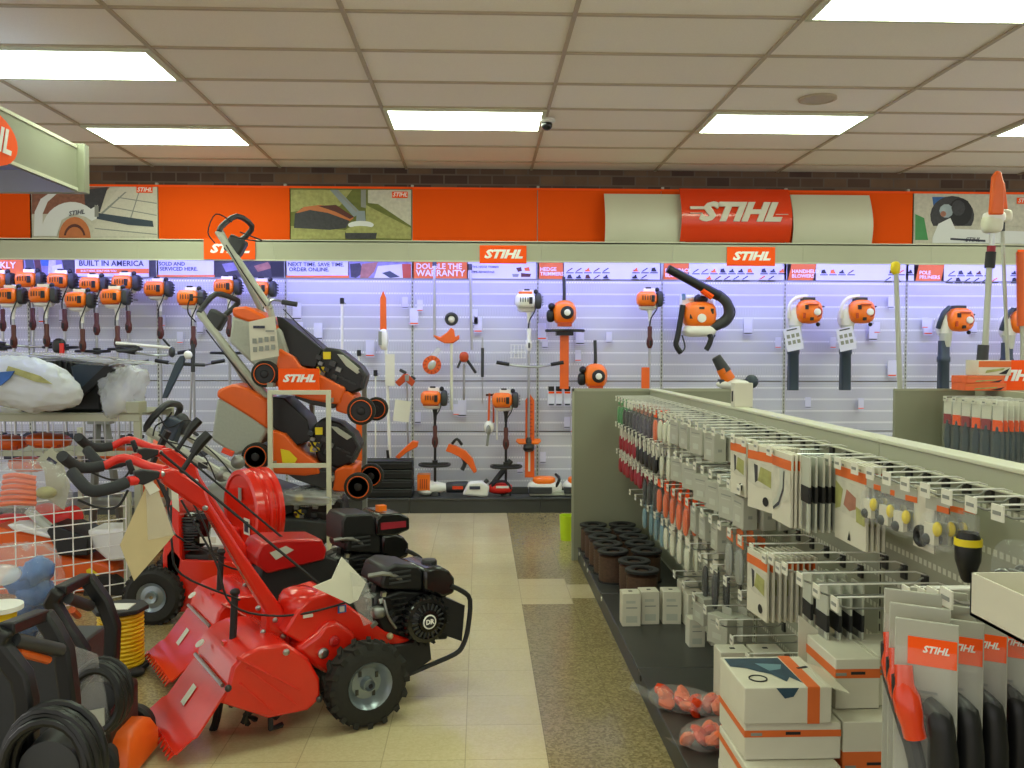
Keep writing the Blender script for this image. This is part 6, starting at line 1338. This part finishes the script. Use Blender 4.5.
ext(t, 'blue_print', [(-4, 384), (0, 372), (14, 371), (10, 378), (0, 386)], 'blue_plastic', 5.24, 0, .01, 0); ext(t, 'green_print', [(8, 366), (40, 376), (52, 384), (36, 382), (6, 371)], 'pic_lime', 5.25, 0, .01, 0)
# machines stored behind the grids
p = at(60, 560, 5.75); t = thing('stored_mower', 'orange and white machine with black box behind the wire panel', 'mower', (p.x, 5.75, 0))
ext(t, 'orange_body', [(-10, 526), (20, 532), (56, 538), (58, 556), (100, 562), (114, 568), (114, 592), (-10, 596)], 'orange_paint', 5.6, -.05, .3, .02)
ext(t, 'white_cover', [(86, 530), (122, 529), (132, 540), (134, 560), (108, 562), (92, 548)], 'white_plastic', 5.6, -.05, .2, .02)
ext(t, 'black_box', [(46, 531), (52, 524), (88, 538), (88, 556), (58, 556)], 'black_plastic', 5.6, -.1, .2, .01); ext(t, 'pale_lid', [(6, 525), (20, 524), (52, 536), (50, 539), (12, 530)], 'white_plastic', 5.55, -.05, .1, .01)
ext(t, 'warning_sticker', [(86, 570), (90, 568), (104, 578), (100, 582), (88, 578)], 'yellow', 5.54, 0, .003, 0)
m = MB(); m.tube([at(28, 510, 5.6) - t.location, at(50, 528, 5.6) - t.location], .03, 'light_grey_plastic'); m.build('arm', t)
m = MB(); [m.lathe([(.05, 0), (.12, 0), (.13, .02), (.13, .08), (.1, .1)], at(x, 592, 5.6) - t.location + V((0, -.1, 0)), (0, 1, 0), 'rubber', 22) for x in (110,)]; m.build('wheel', t)
p = at(52, 515, 5.8); t = thing('red_funnel', 'red flared plastic part lying behind the wire panel', 'funnel', (p.x, 5.8, p.z - .1))
m = MB(); m.lathe([(.17, 0), (.16, .03), (.07, .14), (.06, .2)], (0, 0, .02), (.9, -.2, .5), 'red_plastic', 18); m.build('funnel', t)
for (px, py, s, lb) in ((5, 440, 1, 'orange part at the left edge seen through the upper grid'), (45, 438, 1.3, 'pair of orange covers seen through the upper grid'), (112, 450, 1.2, 'orange cover near the cart corner post'), (25, 462, 1.1, 'orange bundle low behind the upper grid'), (8, 520, 1.1, 'red flat part behind the left of the wire panel')):
    p = at(px, py, 5.8); t = thing('orange_cover', lb, 'cover', (p.x, 5.85, p.z - .04)); m = MB(); m.ell((0, 0, .02), (.1*s, .12, .045), 'orange_paint' if 'red' not in lb else 'red_plastic', 14, 8, .7, (0, .1, 0)); m.boxc((.03, -.08, -.01), (.12*s, .02, .02), 'orange_dark'); m.build('shell', t)
p = at(-60, 470, 5.9); t = thing('stock_shelf', 'grey shelf boards inside the cart carrying orange spares', 'shelf', (-2.9, 6.3, 0))
m = MB(); m.box(-.8, .72, -.1, .25, .80, .815, 'shelf_panel'); m.build('shelf_board', t); m = MB(); m.box(-.8, .72, -.1, .25, .42, .435, 'shelf_panel'); m.build('shelf_board', t)
for x in (-.6, .0, .5): MB().box(x, x + .03, .2, .23, 0, .95, 'cream_plastic').build('support', t)
m = None
# step ladder legs behind
p = at(96, 430, 6.6); t = thing('step_stand', 'grey angled steel legs standing behind the cart', 'stand', (p.x, 6.7, 0)); z1 = at(96, 421, 6.7).z
m = MB(); m.tube([(-.09, 0, 0), (-.03, 0, z1)], .03, 'grey_plastic', 6); m.tube([(.16, 0, 0), (.03, 0, z1)], .03, 'grey_plastic', 6); m.boxc((0, 0, z1), (.16, .12, .04), 'grey_plastic'); m.build('legs', t)
# clear bag with orange pack hanging by the handlebars
p = at(33, 488, 4.3); t = thing('plastic_bag', 'clear bag with pleated orange part at the left edge below the cart top', 'bag', (p.x, 4.3, p.z - .12))
crumple('clear_bag', t, (-.06, 0, .12), (.22, .1, .12), 'clear_plastic', 21, amp=.15)
m = MB()
for k in range(6): m.tube([(-.13 + k*.004, -.04, .05 + k*.026), (-.05, -.06, .06 + k*.026), (.03, -.03, .05 + k*.024)], .013, 'orange_paint', 6, sm=3)
m.ell((.07, -.02, .1), (.05, .03, .03), 'pic_lime'); m.build('orange_part', t)
p = at(52, 475, 4.35); t = thing('hang_tag', 'grey-green folded hang tag on the rear handlebar grip', 'tag', (p.x, 4.38, p.z)); q = lambda x, y: at(x, y, 4.38) - t.location
m = MB(); pts = [q(*k) for k in ((36, 460), (52, 447), (62, 462), (70, 486), (64, 510), (48, 500), (44, 470))]; m.rings([pts, [a + V((0, .003, 0)) for a in pts]], 'shelf_paint'); m.boxc(q(52, 461), (.05, .004, .02), 'ink', (0, .6, 0)); m.build('tag', t)
# ============================================================ BLUE BAG, SPOOLS, HOSE REEL
t = thing('blue_bag', 'blue stretch gloves bundle in a clear bag left of the pressure washers', 'bag', (-1.62, 3.25, .0)); base = at(28, 600, 3.25) - t.location
[crumple('blue_contents', t, base + V((dx, 0, dz)), (.055, .07, .045), 'blue_plastic', 31 + i, amp=.2, rot=(0, rz_, 0)) for i, (dx, dz, rz_) in enumerate(((-.03, -.1, .3), (.02, -.07, -.4), (-.01, -.02, .5), (.03, .03, -.3), (-.02, .07, .2), (.04, .1, -.9)))]; crumple('clear_bag', t, base + V((.0, -.0, .03)), (.11, .12, .17), 'clear_plastic', 33, amp=.2)
t.location.z = 0
MB().box(-.25, .2, -.05, .25, 0, .4, 'charcoal').build('stand', thing('low_stand', 'low grey stand under the blue bag, mostly hidden', 'stand', (-1.7, 3.35, 0)), bev=.01)
p = at(2, 575, 3.0); t = thing('tape_roll', 'pale wrapped roll at the left edge above the yellow spool', 'roll', (p.x, 3.0, p.z)); m = MB(); m.ell((0, 0, 0), (.06, .06, .035), 'milky_plastic'); m.build('roll', t)
p = at(-2, 622, 2.9); t = thing('yellow_spool', 'white-topped yellow spool cut by the left photo edge', 'spool', (p.x, 2.9, p.z - .08)); m = MB(); m.lathe([(.05, 0), (.055, .12)], (0, 0, 0), (0, 0, 1), 'hose_yellow', 20); m.build('winding', t); MB().lathe([(.075, .12), (.075, .135), (.02, .135)], (0, 0, 0), (0, 0, 1), 'white_plastic', 24).build('flange', t)
HX = at(121, 640, 4.2); t = thing('hose_reel', 'yellow hose wound on an upright black reel beside the pressure washers', 'hose reel', (HX.x, 4.2, 0))
m = MB(); r = .105
for k in range(13): m.torus((0, 0, .04 + k*.019), r - .012, .0105, (0, 0, 1), 'hose_yellow', 30, 8)
m.build('yellow_hose', t); MB().lathe([(.07, .02), (.07, .29)], (0, 0, 0), (0, 0, 1), 'black_plastic', 20).build('core', t)
for z in (.01, .285): MB().prism([(.125*math.cos(k*PI/4 + .2), .125*math.sin(k*PI/4 + .2)) for k in range(8)], (0, 0, z), (1, 0, 0), (0, 1, 0), .02, 'ink_black').build('flange', t, bev=.004)
MB().box(-.05, .06, -.07, .03, .306, .31, 'paper').build('label', t)
MB().ell((.1, -.08, .02), (.04, .03, .02), 'ink_black').build('foot', t)
# ============================================================ PRESSURE WASHERS
def washer(label, Y, near, far, top, zfoot, hose_c, hose_r, tube_, xt):
    p = at(xt, 700, Y); t = thing('pressure_washer', label, 'pressure washer', (p.x, Y, 0)); q = lambda x, y, dy=0.: at(x, y, Y + dy) - t.location
    n = [q(x, y, -.13) for x, y in near]; f = [q(x, y, .13) for x, y in far]
    def flat(pts, wd):
        m = MB(); rs = []
        for i, a in enumerate(pts):
            b = pts[min(i+1, len(pts)-1)] if i < len(pts)-1 else a; a0 = pts[i-1] if i else a
            tn = (b - a0).normalized(); s = V((0, 1, 0)); u = tn.cross(s).normalized()
            rs.append([a + u*wd + s*.026, a + u*wd - s*.026, a - u*wd - s*.026, a - u*wd + s*.026])
        m.rings(rs, 'black_plastic'); return m
    flat(n, .025).build('near_handle_arm', t, bev=.01); flat(f, .025).build('far_handle_arm', t, bev=.01)
    m = MB(); m.rings([[n[0] + V((dx, .0, dz)) for dx, dz in ((-.022, -.02), (.022, -.02), (.022, .015), (-.022, .015))], [f[0] + V((dx, 0, dz)) for dx, dz in ((-.022, -.02), (.022, -.02), (.022, .015), (-.022, .015))]], 'black_plastic'); m.build('handle_top', t, bev=.006)
    MB().tube([q(*tube_[0], -.1), q(*tube_[1], .1)], .02, 'charcoal', 10).build('lance', t)
    MB().tube([q(tube_[0][0] + 4, tube_[0][1] + 12, -.08), q(tube_[1][0] - 12, tube_[1][1] + 10, .06)], .012, 'orange_paint', 8).build('orange_lance', t)
    m = MB(); m.boxc(n[-1] * .5 + f[-1] * .5 + V((0, 0, -.0)), (.1, .26, .06), 'black_plastic'); m.build('cross_bracket', t, bev=.01)
    m = MB(); bx = n[-1]*.5 + f[-1]*.5; m.rings([[V((bx.x + a, b, z)) for a, b in ((-.11, -.14), (.1, -.14), (.1, .14), (-.11, .14))] for z in (.1, bx.z)], 'black_plastic'); m.build('tower', t, bev=.02)
    c = q(*hose_c, -.17); m = MB()
    for k in range(7):
        rr = hose_r * (1 - .07*(k % 4)); yy = -.012*k; m.tube([c + V((rr*math.cos(a_ * PI/12)*.86, yy + .006*math.sin(a_*.6 + k*2), rr*math.sin(a_*PI/12)*1.12)) for a_ in range(24)], .0115, 'black_plastic', 8, closed=True)
    m.build('hose_coil', t)
    m = MB(); m.lathe([(.02, -.06), (hose_r*.55, -.05), (hose_r*.6, .04)], c, (0, 1, 0), 'charcoal', 24); m.build('reel_hub', t)
    bxx = q(116, 752, -.1).x if Y > 3 else c.x + .1
    m = MB(); m.rings([[V((bxx + a*s, b*s2, z)) for a, b in ((-.07, -.15), (.06, -.15), (.07, -.1), (.07, .12), (-.07, .12))] for z, s, s2 in ((.03, 1, 1), (.1, 1, .95), (.15, .75, .7), (.165, .5, .5))], 'orange_paint'); m.build('orange_body', t, bev=.012)
    m = MB(); m.boxc((bxx + .01, -.125, .1), (.035, .01, .02), 'rim_grey', (.3, 0, 0)); m.build('badge', t)
    for s in (-.16, .16): MB().lathe([(.02, 0), (.07, 0), (.08, .01), (.08, .04), (.02, .045)], (bxx - .05, s, .08), (0, 1, 0), 'ink_black', 22).build('wheel', t)
    return t, c, q
A_, cA, qA = washer('rear pressure washer with black hose coil, beside the yellow hose reel', 3.2, [(60, 590), (52, 602), (66, 628), (82, 650), (84, 690)], [(86, 577), (104, 602), (113, 626), (112, 652), (108, 690)], None, 0, (104, 693), .105, ((68, 598), (90, 606)), 85)
m = MB(); pts = [qA(x, y, -.24) for x, y in ((70, 646), (96, 655), (104, 690), (110, 730), (88, 735), (80, 700))]; m.rings([pts, [a + V((0, .01, 0)) for a in pts]], 'clear_plastic'); m.build('clear_wrap', A_)
m = MB(); pts = [qA(x, y, -.25) for x, y in ((84, 712), (104, 708), (105, 735), (88, 738))]; m.rings([pts, [a + V((0, .004, 0)) for a in pts]], 'light_grey_plastic'); m.build('label', A_)
B_, cB, qB = washer('front pressure washer cut by the bottom left corner, hose coil in front', 2.5, [(6, 628), (-2, 645), (22, 676), (27, 700), (27, 768)], [(42, 614), (52, 628), (64, 650), (70, 700), (72, 760)], None, 0, (58, 762), .14, ((14, 640), (60, 650)), 50)
